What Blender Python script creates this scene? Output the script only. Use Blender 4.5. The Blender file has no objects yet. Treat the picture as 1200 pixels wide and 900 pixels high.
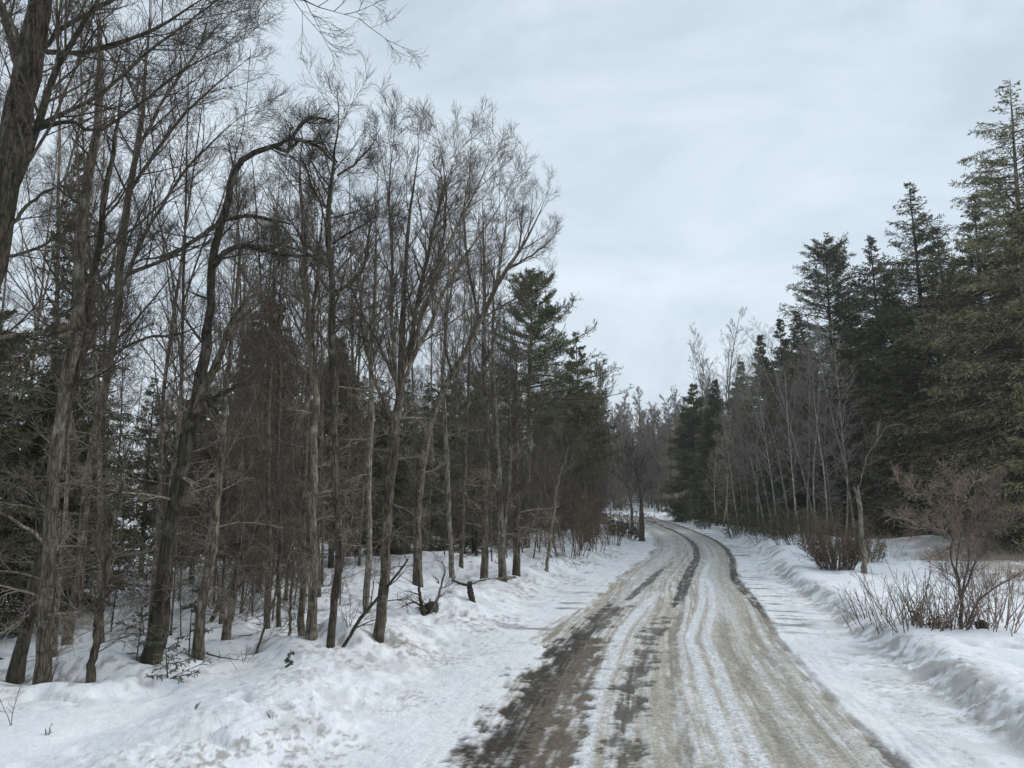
import bpy, math
import numpy as np

SC = bpy.context.scene
COL = SC.collection
PI = math.pi

# ------------------------------------------------------------------ camera model
F = 900.0
PITCH = math.atan(146.0 / F)
CH = 2.2
CP, SP = math.cos(PITCH), math.sin(PITCH)


def ray(px, py):
    a = (px - 600.0) / F
    b = (450.0 - py) / F
    return np.array([a, CP - b * SP, SP + b * CP])


def W(px, py, Y):
    """world point on the sight line of a photo pixel at forward distance Y"""
    d = ray(px, py)
    return np.array([0, 0, CH]) + d * (Y / d[1])


# ------------------------------------------------------------------ noise
def _hash(ix, iy, seed):
    h = (ix * 374761393 + iy * 668265263 + seed * 1274126177) & 0xFFFFFFFF
    h = ((h ^ (h >> 13)) * 1274126177) & 0xFFFFFFFF
    h = (h ^ (h >> 16)) & 0xFFFFFFFF
    return h.astype(np.float64) / 4294967295.0


def vnoise(x, y, seed=0):
    ix, iy = np.floor(x).astype(np.int64), np.floor(y).astype(np.int64)
    fx, fy = x - ix, y - iy
    fx, fy = fx * fx * fx * (fx * (fx * 6 - 15) + 10), fy * fy * fy * (fy * (fy * 6 - 15) + 10)
    a, b = _hash(ix, iy, seed), _hash(ix + 1, iy, seed)
    c, d = _hash(ix, iy + 1, seed), _hash(ix + 1, iy + 1, seed)
    return (a + (b - a) * fx) * (1 - fy) + (c + (d - c) * fx) * fy


def fbm(x, y, seed=0, octv=4, gain=0.5):
    """0..1, mean about 0.5"""
    s, a, t = 0.0, 1.0, 0.0
    for i in range(octv):
        s = s + a * vnoise(x * 2 ** i + i * 17.3, y * 2 ** i - i * 9.1, seed + i * 31)
        t += a
        a *= gain
    return s / t


def sstep(a, b, x):
    t = np.clip((x - a) / (b - a), 0, 1)
    return t * t * (3 - 2 * t)


# ------------------------------------------------------------------ ground
_zy = np.array([-800, 0, 20, 30, 36, 46, 55, 63, 70, 85, 100, 140, 250, 900.0])
_zz = np.array([0, 0, 0, .03, .10, .25, .46, .70, .96, 1.55, 2.05, 3.6, 7.0, 14.0])
_gy = np.arange(-800, 900, 1.0)
_gz = np.interp(_gy, _zy, _zz)
_k = np.exp(-np.linspace(-2, 2, 9) ** 2)
_gz = np.convolve(np.pad(_gz, 4, mode='edge'), _k / _k.sum(), mode='valid')


def zt(y):
    return np.interp(y, _gy, _gz)


# road centre line (x, y) from the near verge to the bend behind the trees
_c = np.array([[-2.6, -22], [-0.75, -8], [0.30, 0], [1.10, 5], [1.58, 8], [2.05, 10.7], [2.70, 14], [3.9, 19], [5.45, 26], [8.15, 36],
               [10.25, 46], [11.45, 55], [12.05, 63], [12.35, 70], [12.0, 77], [10.4, 84], [6.5, 91], [0.0, 97], [-10, 102], [-30, 108]])


def catmull(P, n):
    P = np.asarray(P, float)
    if len(P) == 2:
        P = np.vstack([P[0], P.mean(0), P[1]])
    Q = np.vstack([2 * P[0] - P[1], P, 2 * P[-1] - P[-2]])
    seg = np.linalg.norm(np.diff(P[:, :3], axis=0), axis=1)
    cum = np.concatenate([[0], np.cumsum(seg)])
    t = np.linspace(0, cum[-1], n)
    i = np.clip(np.searchsorted(cum, t, side='right') - 1, 0, len(P) - 2)
    f = ((t - cum[i]) / np.maximum(seg[i], 1e-9))[:, None]
    p0, p1, p2, p3 = Q[i], Q[i + 1], Q[i + 2], Q[i + 3]
    return 0.5 * (2 * p1 + (p2 - p0) * f + (2 * p0 - 5 * p1 + 4 * p2 - p3) * f * f + (3 * p1 - p0 - 3 * p2 + p3) * f ** 3)


RC = catmull(_c, 1200)
_rd = np.gradient(RC, axis=0)
_rd /= np.linalg.norm(_rd, axis=1)[:, None]
RS = np.concatenate([[0], np.cumsum(np.linalg.norm(np.diff(RC, axis=0), axis=1))])
RS -= np.interp(0.0, RC[:200, 1], RS[:200])            # s = 0 beside the camera
_rcc, _rdc, _rsc = RC[::4], _rd[::4], RS[::4]


def road_su(x, y):
    x, y = np.atleast_1d(x).astype(float), np.atleast_1d(y).astype(float)
    s, u = np.empty(len(x)), np.empty(len(x))
    for a in range(0, len(x), 20000):
        xs, ys = x[a:a + 20000], y[a:a + 20000]
        d2 = (xs[:, None] - _rcc[None, :, 0]) ** 2 + (ys[:, None] - _rcc[None, :, 1]) ** 2
        j = d2.argmin(1)
        dx, dy = xs - _rcc[j, 0], ys - _rcc[j, 1]
        al = dx * _rdc[j, 0] + dy * _rdc[j, 1]
        u[a:a + 20000] = dx * _rdc[j, 1] - dy * _rdc[j, 0]
        far = (j == 0) | (j == len(_rcc) - 1)
        uu = np.where(far, np.sign(u[a:a + 20000]) * np.sqrt(d2[np.arange(len(j)), j]), u[a:a + 20000])
        u[a:a + 20000] = uu
        s[a:a + 20000] = _rsc[j] + al
    return s, u


MOUNDS = [(-2.6, 11.7, 1.3, .22), (-4.9, 10.3, 1.0, .22), (-6.6, 11.0, 1.2, .16), (-1.2, 16.5, 1.6, .16), (-9.0, 14.0, 2.0, .25), (12.5, 33, 4, .35), (20, 36, 5, .8), (15.5, 40, 3.5, .5),
          (-3.6, 19, 1.7, .25), (-0.8, 24, 2.2, .22), (-6.2, 24, 2.5, .3), (9.5, 17, 1.4, .12)]


def ground_base(x, y, s, u):
    z = zt(y)
    wob = (vnoise(s * .35, s * 0 + 3.3, 5) - .5) * .7
    wob2 = (fbm(x * 1.1, y * 1.1, 6, 3) - .5) * .45
    ul = u + wob + wob2
    lft = sstep(-2.9, -4.6, ul)
    z = z + .24 * lft + .09 * np.exp(-((ul + 4.1) / .75) ** 2) - .07 * np.exp(-((ul + 5.5) / .35) ** 2)
    ur = u - wob * .35 - (vnoise(x * .7, y * .7, 14) - .5) * .3
    rgt = sstep(3.1, 3.62, ur)
    z = z + .22 * rgt + .05 * np.exp(-((ur - 3.85) / .35) ** 2)
    z = z - .10 * sstep(5.0, 9.0, ur)
    wl = sstep(-5.0, -7.5, u) + sstep(5.0, 8.0, u)
    z = z + wl * ((fbm(x * .33, y * .33, 11, 3) - .5) * .55 + (fbm(x * .09, y * .09, 12, 2) - .5) * 1.0)
    for mx, my, mr, mh in MOUNDS:
        z = z + mh * np.exp(-((x - mx) ** 2 + (y - my) ** 2) / (2 * (mr * .6) ** 2)) * sstep(2.5, 4.2, np.abs(u))
    return z


def ground_fine(x, y, s, u):
    # ploughed, clodded snow beside the carriageway; smooth drifted snow further out
    plow = .8 * np.exp(-((u + 3.9) / 1.05) ** 2) + .9 * np.exp(-((u - 3.45) / .35) ** 2) + .25 * np.exp(-((u - 2.5) / .5) ** 2) + .35 * np.exp(-((u - 5.0) / 1.2) ** 2)
    n1 = fbm(x * 3.2, y * 3.2, 21, 3, .55)
    n2 = vnoise(x * 9, y * 9, 23)
    n4 = fbm(x * 7.5 + n1 * 3, y * 7.5, 28, 3, .6)
    n5 = fbm(x * 17, y * 17, 30, 3, .6)
    clod = (n1 - .5) * .05 + np.abs(n4 - .5) * .11 + np.maximum(0, n2 - .68) * .12 + np.abs(n5 - .5) * .10
    soft = (fbm(x * 1.3, y * 1.3, 25, 3) - .5) * .05 + (fbm(x * 5, y * 5, 26, 2) - .5) * .012
    pits = -np.maximum(0, fbm(x * 2.2, y * 2.2, 29, 2) - .68) * .5
    out = np.abs(u) > 2.2
    return (plow * clod + soft + pits * np.clip(sstep(2.5, 4, np.abs(u)), 0, 1)) * np.where(out, 1, .4)


def G(x, y):
    x, y = np.atleast_1d(x).astype(float), np.atleast_1d(y).astype(float)
    s, u = road_su(x, y)
    return ground_base(x, y, s, u) + ground_fine(x, y, s, u)


def g1(x, y):
    return float(G(x, y)[0])


def hit(px, py):
    """where the sight line of a photo pixel meets the ground"""
    d = ray(px, py)
    t = np.arange(3.0, 140.0, .06)
    x, y, z = d[0] * t, d[1] * t, CH + d[2] * t
    below = z < G(x, y)
    i = int(np.argmax(below)) if below.any() else len(t) - 1
    return np.array([x[i], y[i], g1(x[i], y[i])])


# ------------------------------------------------------------------ materials
def new_mat(name):
    m = bpy.data.materials.new(name)
    m.use_nodes = True
    nt = m.node_tree
    b = nt.nodes['Principled BSDF']
    return m, nt, b


def nd(nt, typ, **kw):
    n = nt.nodes.new(typ)
    for k, v in kw.items():
        if k in n.inputs:
            n.inputs[k].default_value = v
        else:
            setattr(n, k, v)
    return n


def mixc(nt, fac, a, b, blend='MIX'):
    n = nt.nodes.new('ShaderNodeMix')
    n.data_type = 'RGBA'
    n.blend_type = blend
    for sock, v in ((n.inputs[0], fac), (n.inputs[6], a), (n.inputs[7], b)):
        if isinstance(v, (float, int)):
            sock.default_value = v
        elif isinstance(v, tuple):
            sock.default_value = (*v, 1)
        else:
            nt.links.new(v, sock)
    return n.outputs[2]


def ramp(nt, inp, stops):
    n = nt.nodes.new('ShaderNodeValToRGB')
    el = n.color_ramp.elements
    while len(el) > len(stops):
        el.remove(el[-1])
    while len(el) < len(stops):
        el.new(1)
    for e, (p, c) in zip(el, stops):
        e.position = p
        e.color = (c, c, c, 1) if isinstance(c, (int, float)) else (*c, 1)
    nt.links.new(inp, n.inputs[0])
    return n.outputs[0]


def bark_mat(name, dark, light, lichen=(.30, .30, .27), lich=.35, moss=0.0, scale=14.0, bump=.6):
    m, nt, b = new_mat(name)
    L = nt.links.new
    tc = nd(nt, 'ShaderNodeTexCoord')
    mp = nd(nt, 'ShaderNodeMapping')
    mp.inputs['Scale'].default_value = (1, 1, .16)
    L(tc.outputs['Object'], mp.inputs[0])
    n1 = nd(nt, 'ShaderNodeTexNoise', Scale=scale, Detail=6.0, Roughness=.62)
    L(mp.outputs[0], n1.inputs['Vector'])
    n2 = nd(nt, 'ShaderNodeTexNoise', Scale=5.5, Detail=8.0, Roughness=.72)
    L(tc.outputs['Object'], n2.inputs['Vector'])
    c = mixc(nt, ramp(nt, n1.outputs[0], [(.40, 0), (.60, 1)]), dark, light)
    vo = nd(nt, 'ShaderNodeTexVoronoi', Scale=scale * 2.0, feature='DISTANCE_TO_EDGE')
    wv = nd(nt, 'ShaderNodeVectorMath', operation='ADD')
    L(mp.outputs[0], wv.inputs[0])
    sw = nd(nt, 'ShaderNodeVectorMath', operation='SCALE')
    sw.inputs['Scale'].default_value = .05
    L(n1.outputs[1], sw.inputs[0])
    L(sw.outputs[0], wv.inputs[1])
    L(wv.outputs[0], vo.inputs['Vector'])
    fur = ramp(nt, vo.outputs['Distance'], [(.0, .38), (.16, 1.0)])
    c = mixc(nt, 1.0, c, fur, 'MULTIPLY')
    c = mixc(nt, ramp(nt, n2.outputs[0], [(.52, 0), (.66, lich)]), c, lichen)
    if moss:
        n3 = nd(nt, 'ShaderNodeTexNoise', Scale=3.1, Detail=5.0, Roughness=.65)
        L(mp.outputs[0], n3.inputs['Vector'])
        c = mixc(nt, ramp(nt, n3.outputs[0], [(.5, 0), (.62, moss)]), c, (.045, .05, .02))
    oi = nd(nt, 'ShaderNodeObjectInfo')
    v = nd(nt, 'ShaderNodeMapRange')
    v.inputs['To Min'].default_value = .72
    v.inputs['To Max'].default_value = 1.28
    L(oi.outputs['Random'], v.inputs[0])
    mul = nd(nt, 'ShaderNodeVectorMath', operation='SCALE')
    L(c, mul.inputs[0])
    L(v.outputs[0], mul.inputs['Scale'])
    L(mul.outputs[0], b.inputs['Base Color'])
    b.inputs['Roughness'].default_value = .9
    b.inputs['Specular IOR Level'].default_value = .2
    bp = nd(nt, 'ShaderNodeBump', Strength=bump, Distance=.03)
    L(n1.outputs[0], bp.inputs['Height'])
    b2 = nd(nt, 'ShaderNodeBump', Strength=bump, Distance=.03)
    L(fur, b2.inputs['Height'])
    L(bp.outputs[0], b2.inputs['Normal'])
    L(b2.outputs[0], b.inputs['Normal'])
    return m


def leaf_mat(name, c1, c2, c3, rough=.6):
    """foliage: each spray has a tone of its own, whole trees differ a little"""
    m, nt, b = new_mat(name)
    L = nt.links.new
    geo = nd(nt, 'ShaderNodeNewGeometry')
    tc = nd(nt, 'ShaderNodeTexCoord')
    n2 = nd(nt, 'ShaderNodeTexNoise', Scale=.55, Detail=3.0)
    L(tc.outputs['Object'], n2.inputs['Vector'])
    c = mixc(nt, geo.outputs['Random Per Island'], c1, c2)
    c = mixc(nt, ramp(nt, n2.outputs[0], [(.45, 0), (.65, .8)]), c, c3)
    oi = nd(nt, 'ShaderNodeObjectInfo')
    v = nd(nt, 'ShaderNodeMapRange')
    v.inputs['To Min'].default_value = .75
    v.inputs['To Max'].default_value = 1.25
    L(oi.outputs['Random'], v.inputs[0])
    mul = nd(nt, 'ShaderNodeVectorMath', operation='SCALE')
    L(c, mul.inputs[0])
    L(v.outputs[0], mul.inputs['Scale'])
    L(mul.outputs[0], b.inputs['Base Color'])
    b.inputs['Roughness'].default_value = rough
    b.inputs['Specular IOR Level'].default_value = .25
    return m


def snow_mat():
    m, nt, b = new_mat('snow_and_slush')
    L = nt.links.new
    at = nd(nt, 'ShaderNodeAttribute', attribute_name='tone')
    we = nd(nt, 'ShaderNodeAttribute', attribute_name='wet')
    tc = nd(nt, 'ShaderNodeTexCoord')
    n1 = nd(nt, 'ShaderNodeTexNoise', Scale=55.0, Detail=5.0, Roughness=.65)
    n2 = nd(nt, 'ShaderNodeTexNoise', Scale=7.0, Detail=5.0, Roughness=.6)
    n3 = nd(nt, 'ShaderNodeTexNoise', Scale=1.1, Detail=4.0, Roughness=.6)
    for n in (n1, n2, n3):
        L(tc.outputs['Object'], n.inputs['Vector'])
    c = mixc(nt, ramp(nt, n1.outputs[0], [(.3, .80), (.7, 1.08)]), (0, 0, 0), at.outputs['Color'])
    n = nt.nodes.new('ShaderNodeMix')
    n.data_type = 'RGBA'
    n.blend_type = 'MULTIPLY'
    n.inputs[0].default_value = 1
    L(at.outputs['Color'], n.inputs[6])
    L(ramp(nt, n1.outputs[0], [(.30, .92), (.62, 1.0)]), n.inputs[7])
    c = mixc(nt, .7, n.outputs[2], ramp(nt, n2.outputs[0], [(.34, (.89, .905, .92)), (.60, (1, 1, 1))]), 'MULTIPLY')
    c = mixc(nt, .8, c, ramp(nt, n3.outputs[0], [(.36, (.93, .94, .96)), (.56, (1, 1, 1))]), 'MULTIPLY')
    gr = nd(nt, 'ShaderNodeAttribute', attribute_name='grit')
    n4 = nd(nt, 'ShaderNodeTexNoise', Scale=34.0, Detail=7.0, Roughness=.75)
    L(tc.outputs['Object'], n4.inputs['Vector'])
    c = mixc(nt, gr.outputs['Fac'], c, mixc(nt, 1.0, c, ramp(nt, n4.outputs[0], [(.34, (.60, .58, .55)), (.50, (1, 1, 1)), (.66, (1.25, 1.26, 1.28))]), 'MULTIPLY'))
    L(c, b.inputs['Base Color'])
    mr = nd(nt, 'ShaderNodeMapRange')
    mr.inputs['To Min'].default_value = .75
    mr.inputs['To Max'].default_value = .5
    L(we.outputs['Fac'], mr.inputs[0])
    L(mr.outputs[0], b.inputs['Roughness'])
    b.inputs['Specular IOR Level'].default_value = .15
    b1 = nd(nt, 'ShaderNodeBump', Strength=.35, Distance=.012)
    L(n1.outputs[0], b1.inputs['Height'])
    b2 = nd(nt, 'ShaderNodeBump', Strength=.5, Distance=.05)
    L(n2.outputs[0], b2.inputs['Height'])
    L(b1.outputs[0], b2.inputs['Normal'])
    n6 = nd(nt, 'ShaderNodeTexNoise', Scale=19.0, Detail=6.0, Roughness=.7)
    L(tc.outputs['Object'], n6.inputs['Vector'])
    b3 = nd(nt, 'ShaderNodeBump', Strength=.6, Distance=.035)
    L(n6.outputs[0], b3.inputs['Height'])
    L(b2.outputs[0], b3.inputs['Normal'])
    L(b3.outputs[0], b.inputs['Normal'])
    return m


M = {
    'dark_bark': bark_mat('dark_rough_bark', (0.034, 0.026, 0.020), (0.123, 0.100, 0.075), (0.234, 0.219, 0.176), .45, .55),
    'grey_bark': bark_mat('grey_bark', (0.097, 0.077, 0.057), (0.260, 0.216, 0.163), (0.419, 0.386, 0.317), .7, .2),
    'pole_bark': bark_mat('brown_grey_bark', (0.083, 0.064, 0.047), (0.239, 0.197, 0.146), (0.396, 0.381, 0.315), .55, .3),
    'pale_bark': bark_mat('pale_grey_bark', (0.308, 0.274, 0.227), (0.599, 0.551, 0.468), (0.745, 0.702, 0.624), .7, 0, 9),
    'snag_bark': bark_mat('bleached_wood', (.13, .112, .09), (.30, .27, .225), (.38, .36, .32), .4, 0, 9),
    'dead_twig': bark_mat('dead_twig_bark', (0.179, 0.145, 0.108), (0.358, 0.307, 0.240), (0.465, 0.437, 0.377), .5, 0, 20, .2),
    'ash_bark': bark_mat('ash_grey_bark', (0.123, 0.104, 0.080), (0.292, 0.256, 0.202), (0.442, 0.413, 0.347), .8, .15),
    'twig': bark_mat('twig_bark', (0.094, 0.076, 0.058), (0.194, 0.162, 0.125), (0.281, 0.254, 0.212), .4, 0, 20, .2),
    'dark_twig': bark_mat('dark_twig_bark', (0.055, 0.043, 0.033), (0.125, 0.101, 0.077), (0.188, 0.169, 0.138), .4, 0, 20, .2),
    'pale_twig': bark_mat('pale_twig_bark', (0.284, 0.251, 0.209), (0.510, 0.465, 0.391), (0.624, 0.577, 0.510), .4, 0, 20, .2),
    'far_twig': bark_mat('far_twig_bark', (0.155, 0.125, 0.101), (0.269, 0.225, 0.184), (0.323, 0.287, 0.243), .4, 0, 6, .2),
    'brown_twig': bark_mat('brown_twig_bark', (.11, .078, .054), (.21, .155, .11), (.25, .205, .16), .4, 0, 20, .2),
    'red_twig': bark_mat('red_twig_bark', (0.200, 0.147, 0.120), (0.362, 0.281, 0.231), (0.413, 0.338, 0.288), .4, 0, 20, .2),
    'spruce': leaf_mat('spruce_needles', (0.065, 0.068, 0.029), (0.147, 0.143, 0.063), (0.107, 0.109, 0.046)),
    'hemlock': leaf_mat('hemlock_needles', (0.064, 0.067, 0.025), (0.143, 0.145, 0.056), (0.105, 0.104, 0.041)),
    'olive': leaf_mat('olive_needles', (0.128, 0.124, 0.058), (0.290, 0.274, 0.141), (0.349, 0.325, 0.165)),
    'pine': leaf_mat('pine_needles', (0.085, 0.100, 0.043), (0.198, 0.206, 0.090), (0.165, 0.166, 0.073)),
    'fir': leaf_mat('fir_needles', (.030, .045, .018), (.07, .095, .04), (.05, .07, .03)),
    'tan_leaf': leaf_mat('dry_tan_leaves', (.13, .075, .04), (.24, .15, .09), (.17, .10, .06)),
    'olive_twig': leaf_mat('olive_brown_leaves', (0.119, 0.092, 0.049), (0.238, 0.189, 0.104), (0.168, 0.135, 0.065)),
    'grass': leaf_mat('dry_grass', (.24, .17, .11), (.42, .33, .23), (.30, .22, .15)),
    'snow': snow_mat(),
}


# ------------------------------------------------------------------ mesh helpers
class MB:
    def __init__(self):
        self.v, self.f, self.n, self.mi = [], [], 0, []

    def _add(self, v, f, mi=0):
        self.v.append(v)
        self.f.append(f + self.n)
        self.mi.append(np.full(len(f), mi, np.int32))
        self.n += len(v)

    def tubes(self, P, R, sides=4, rough=0.0, rng=None, cap=False):
        N, n, _ = P.shape
        if N == 0:
            return
        T = np.gradient(P, axis=1)
        T /= np.linalg.norm(T, axis=2, keepdims=True) + 1e-12
        ref = np.where(np.abs(T[:, :1, 2:3]) > .8, np.array([1.0, 0, 0]), np.array([0, 0, 1.0]))
        A = np.cross(np.broadcast_to(ref, T.shape), T)
        A /= np.linalg.norm(A, axis=2, keepdims=True) + 1e-12
        B = np.cross(T, A)
        th = np.arange(sides) / sides * 2 * PI
        rr = np.repeat(R[:, :, None], sides, 2)
        if rough:
            rr = rr * (1 + rough * rng.normal(0, 1, rr.shape))
        V = P[:, :, None, :] + rr[..., None] * (np.cos(th)[:, None] * A[:, :, None, :] + np.sin(th)[:, None] * B[:, :, None, :])
        idx = np.arange(N * n * sides).reshape(N, n, sides)
        nx = np.roll(idx, -1, axis=2)
        q = np.stack([idx[:, :-1], nx[:, :-1], nx[:, 1:], idx[:, 1:]], axis=-1).reshape(-1, 4)
        self._add(V.reshape(-1, 3), q)
        if cap and sides == 4:
            self._add(np.zeros((0, 3)), np.zeros((0, 4), int))

    def quads(self, Q, mi=0):
        if len(Q):
            self._add(Q.reshape(-1, 3), np.arange(len(Q) * 4).reshape(-1, 4), mi)

    def arrays(self):
        return np.concatenate(self.v), np.concatenate(self.f), np.concatenate(self.mi)

    def build(self, name, mats, parent=None, smooth=True, origin=None):
        v, f, mi = self.arrays()
        if origin is not None:
            v = v - origin
        me = bpy.data.meshes.new(name)
        me.vertices.add(len(v))
        me.vertices.foreach_set('co', v.astype(np.float32).ravel())
        me.loops.add(f.size)
        me.loops.foreach_set('vertex_index', f.astype(np.int32).ravel())
        me.polygons.add(len(f))
        me.polygons.foreach_set('loop_start', np.arange(0, f.size, 4, dtype=np.int32))
        me.polygons.foreach_set('loop_total', np.full(len(f), 4, np.int32))
        me.polygons.foreach_set('use_smooth', np.full(len(f), smooth, bool))
        if not isinstance(mats, (list, tuple)):
            mats = [mats]
        for m in mats:
            me.materials.append(m)
        if len(mats) > 1:
            me.polygons.foreach_set('material_index', mi)
        me.update()
        me.validate()
        o = bpy.data.objects.new(name, me)
        COL.objects.link(o)
        if parent is not None:
            o.parent = parent
        return o


def tag(o, label=None, cat=None, group=None, kind=None):
    for k, v in (('label', label), ('category', cat), ('group', group), ('kind', kind)):
        if v:
            o[k] = v
    return o


def root(name, loc, label, cat, group=None):
    o = bpy.data.objects.new(name, None)
    o.empty_display_size = .3
    COL.objects.link(o)
    o.location = loc
    return tag(o, label, cat, group)


def dup(r, loc, rz=0.0, sc=1.0, tilt=(0, 0), label=None, group=None):
    c = r.copy()
    COL.objects.link(c)
    c.rotation_mode = 'ZYX'
    c.location, c.rotation_euler, c.scale = loc, (tilt[0], tilt[1], rz), (sc, sc, sc)
    if label:
        c['label'] = label
    if group:
        c['group'] = group
    for ch in list(r.children):
        d = ch.copy()
        COL.objects.link(d)
        d.parent = c
        for g in list(ch.children):
            e = g.copy()
            COL.objects.link(e)
            e.parent = d
    return c


# ------------------------------------------------------------------ growth
def unit(v):
    return v / (np.linalg.norm(v, axis=-1, keepdims=True) + 1e-12)


def grow(p, d, L, n, wob, up, rng):
    N = len(p)
    pts = np.empty((N, n, 3))
    pts[:, 0] = p
    st = (L / (n - 1))[:, None]
    d = unit(d)
    up = np.broadcast_to(up, (n,)) if np.ndim(up) == 0 else up
    for i in range(1, n):
        d = d + rng.normal(0, wob, (N, 3))
        d[:, 2] += up[i]
        d = unit(d)
        pts[:, i] = pts[:, i - 1] + d * st
    return pts


def spawn(P, R, L, k, t0, t1, amin, amax, ratio, rng, taper=.5, rr=.6, flat=0.0):
    """children of N parent paths: start points, directions, lengths and base radii"""
    N, n, _ = P.shape
    t = t0 + (t1 - t0) * (np.arange(k)[None, :] + rng.uniform(0, 1, (N, k))) / k
    f = t * (n - 1)
    i = np.clip(f.astype(int), 0, n - 2)
    w = (f - i)[..., None]
    a = np.arange(N)[:, None]
    p0, p1 = P[a, i], P[a, i + 1]
    pos = p0 + (p1 - p0) * w
    tan = unit(p1 - p0)
    r = R[a, i] * (1 - w[..., 0]) + R[a, i + 1] * w[..., 0]
    rnd = rng.normal(0, 1, (N, k, 3))
    if flat:
        rnd[..., 2] *= 1 - flat
    perp = unit(rnd - (rnd * tan).sum(-1, keepdims=True) * tan)
    ang = rng.uniform(amin, amax, (N, k))[..., None]
    d = tan * np.cos(ang) + perp * np.sin(ang)
    ln = L[:, None] * ratio * (1 - taper * (t - t0) / max(t1 - t0, 1e-6)) * rng.uniform(.55, 1.25, (N, k))
    return pos.reshape(-1, 3), d.reshape(-1, 3), ln.ravel(), (r * rr).ravel()


def prof(r0, n, tip=.25, rmin=.003, pw=.9):
    t = np.linspace(0, 1, n)
    return np.maximum(r0[:, None] * ((1 - t) ** pw * (1 - tip) + tip)[None, :], rmin)


def twigs(mb, P, R, L, rng, n2=6, n3=6, n4=3, rmin=.0035, up=.05, ratio=.55, wob=.04, amin=.4, amax=.9):
    """branches, twigs and twiglets on the limbs P"""
    p, d, ln, r = spawn(P, R, L, n2, .15, .97, amin, amax, ratio, rng)
    r = np.clip(r, rmin * 1.4, .011)
    r = np.clip(r, rmin * 1.4, .008)
    A = grow(p, d, ln, 6, wob, up, rng)
    AR = prof(r, 6, .3, rmin)
    mb.tubes(A, AR, 4)
    p, d, ln3, r = spawn(A, AR, ln, n3, .15, .97, .35, .85, .5, rng)
    r = np.clip(r, rmin, .0065)
    B = grow(p, d, np.maximum(ln3, .16), 5, wob, up * .5, rng)
    BR = prof(r, 5, .35, rmin * .8)
    mb.tubes(B, BR, 3)
    if n4:
        p, d, ln4, r = spawn(B, BR, np.maximum(ln3, .12), n4, .2, .95, .3, .8, .6, rng)
        C = grow(p, d, np.maximum(ln4, .12), 3, wob, up * .3, rng)
        mb.tubes(C, prof(np.clip(r, rmin * .7, .006), 3, .5, rmin * .7), 3)


def trunk_path(H, r, rng, n=22, lean=.02, wob=.02):
    d = np.array([[rng.normal(0, lean), rng.normal(0, lean), 1.0]])
    P = grow(np.array([[0, 0, -.35]]), d, np.array([H + .35]), n, wob, .02, rng)
    t = np.linspace(0, 1, n)
    R = r * ((1 - t) ** .75 * .93 + .05)
    R[0] *= 1.45
    R[1] *= 1.10
    return P, R[None]


def bare_arrays(seed, H, r, nl=22, tl=.32, lmax=.26, amin=.5, amax=.95, up=.08, n2=5, n3=6, n4=3, rmin=.0030, dead=9, fork=0, wob=.02, sides=9):
    """a leafless tree: (trunk builder, crown builder)"""
    rng = np.random.default_rng(seed)
    T, TR = trunk_path(H, r, rng, wob=wob)
    tr, cr, db = MB(), MB(), MB()
    tr.tubes(T, TR, sides, .035, rng)
    if fork:
        p, d, ln, rr_ = spawn(T, TR, np.array([H]), fork, .35, .6, .25, .5, .55, rng, .2, .75)
        K = grow(p, d, ln, 14, .05, .08, rng)
        KR = prof(rr_, 14, .1, .008)
        tr.tubes(K, KR, 7, .03, rng)
        p, d, l2, r2 = spawn(K, KR, ln, max(6, nl // 2), .2, .97, amin, amax, .42, rng, .6, .5)
        Q = grow(p, d, l2, 8, .06, up, rng)
        QR = prof(np.clip(r2, .007, .02 * H / 12), 8, .2, rmin)
        cr.tubes(Q, QR, 5)
        twigs(cr, Q, QR, l2, rng, max(3, n2 - 2), n3, n4, rmin, up * .8)
    p, d, ln, r2 = spawn(T, TR, np.array([H]), nl, tl, .985, amin, amax, lmax, rng, .62, .5)
    d[:, 2] = np.abs(d[:, 2]) * .9 + .15
    Q = grow(p, d, ln, 8, .06, up, rng)
    QR = prof(np.clip(r2, .006, .020 * H / 12), 8, .2, rmin)
    cr.tubes(Q, QR, 5)
    twigs(cr, Q, QR, ln, rng, n2, n3, n4, rmin, up * .8)
    if dead:
        p, d, ln, r2 = spawn(T, TR, np.array([H]), dead, .08, tl + .1, 1.1, 1.7, .13, rng, .2, .25)
        Q = grow(p, d, ln, 6, .12, -.02, rng)
        QR = prof(np.clip(r2, .006, .02), 6, .2, rmin)
        db.tubes(Q, QR, 4)
        twigs(db, Q, QR, ln, rng, 5, 5, 2, rmin, -.005, wob=.12)
    return tr, cr, db


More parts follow.
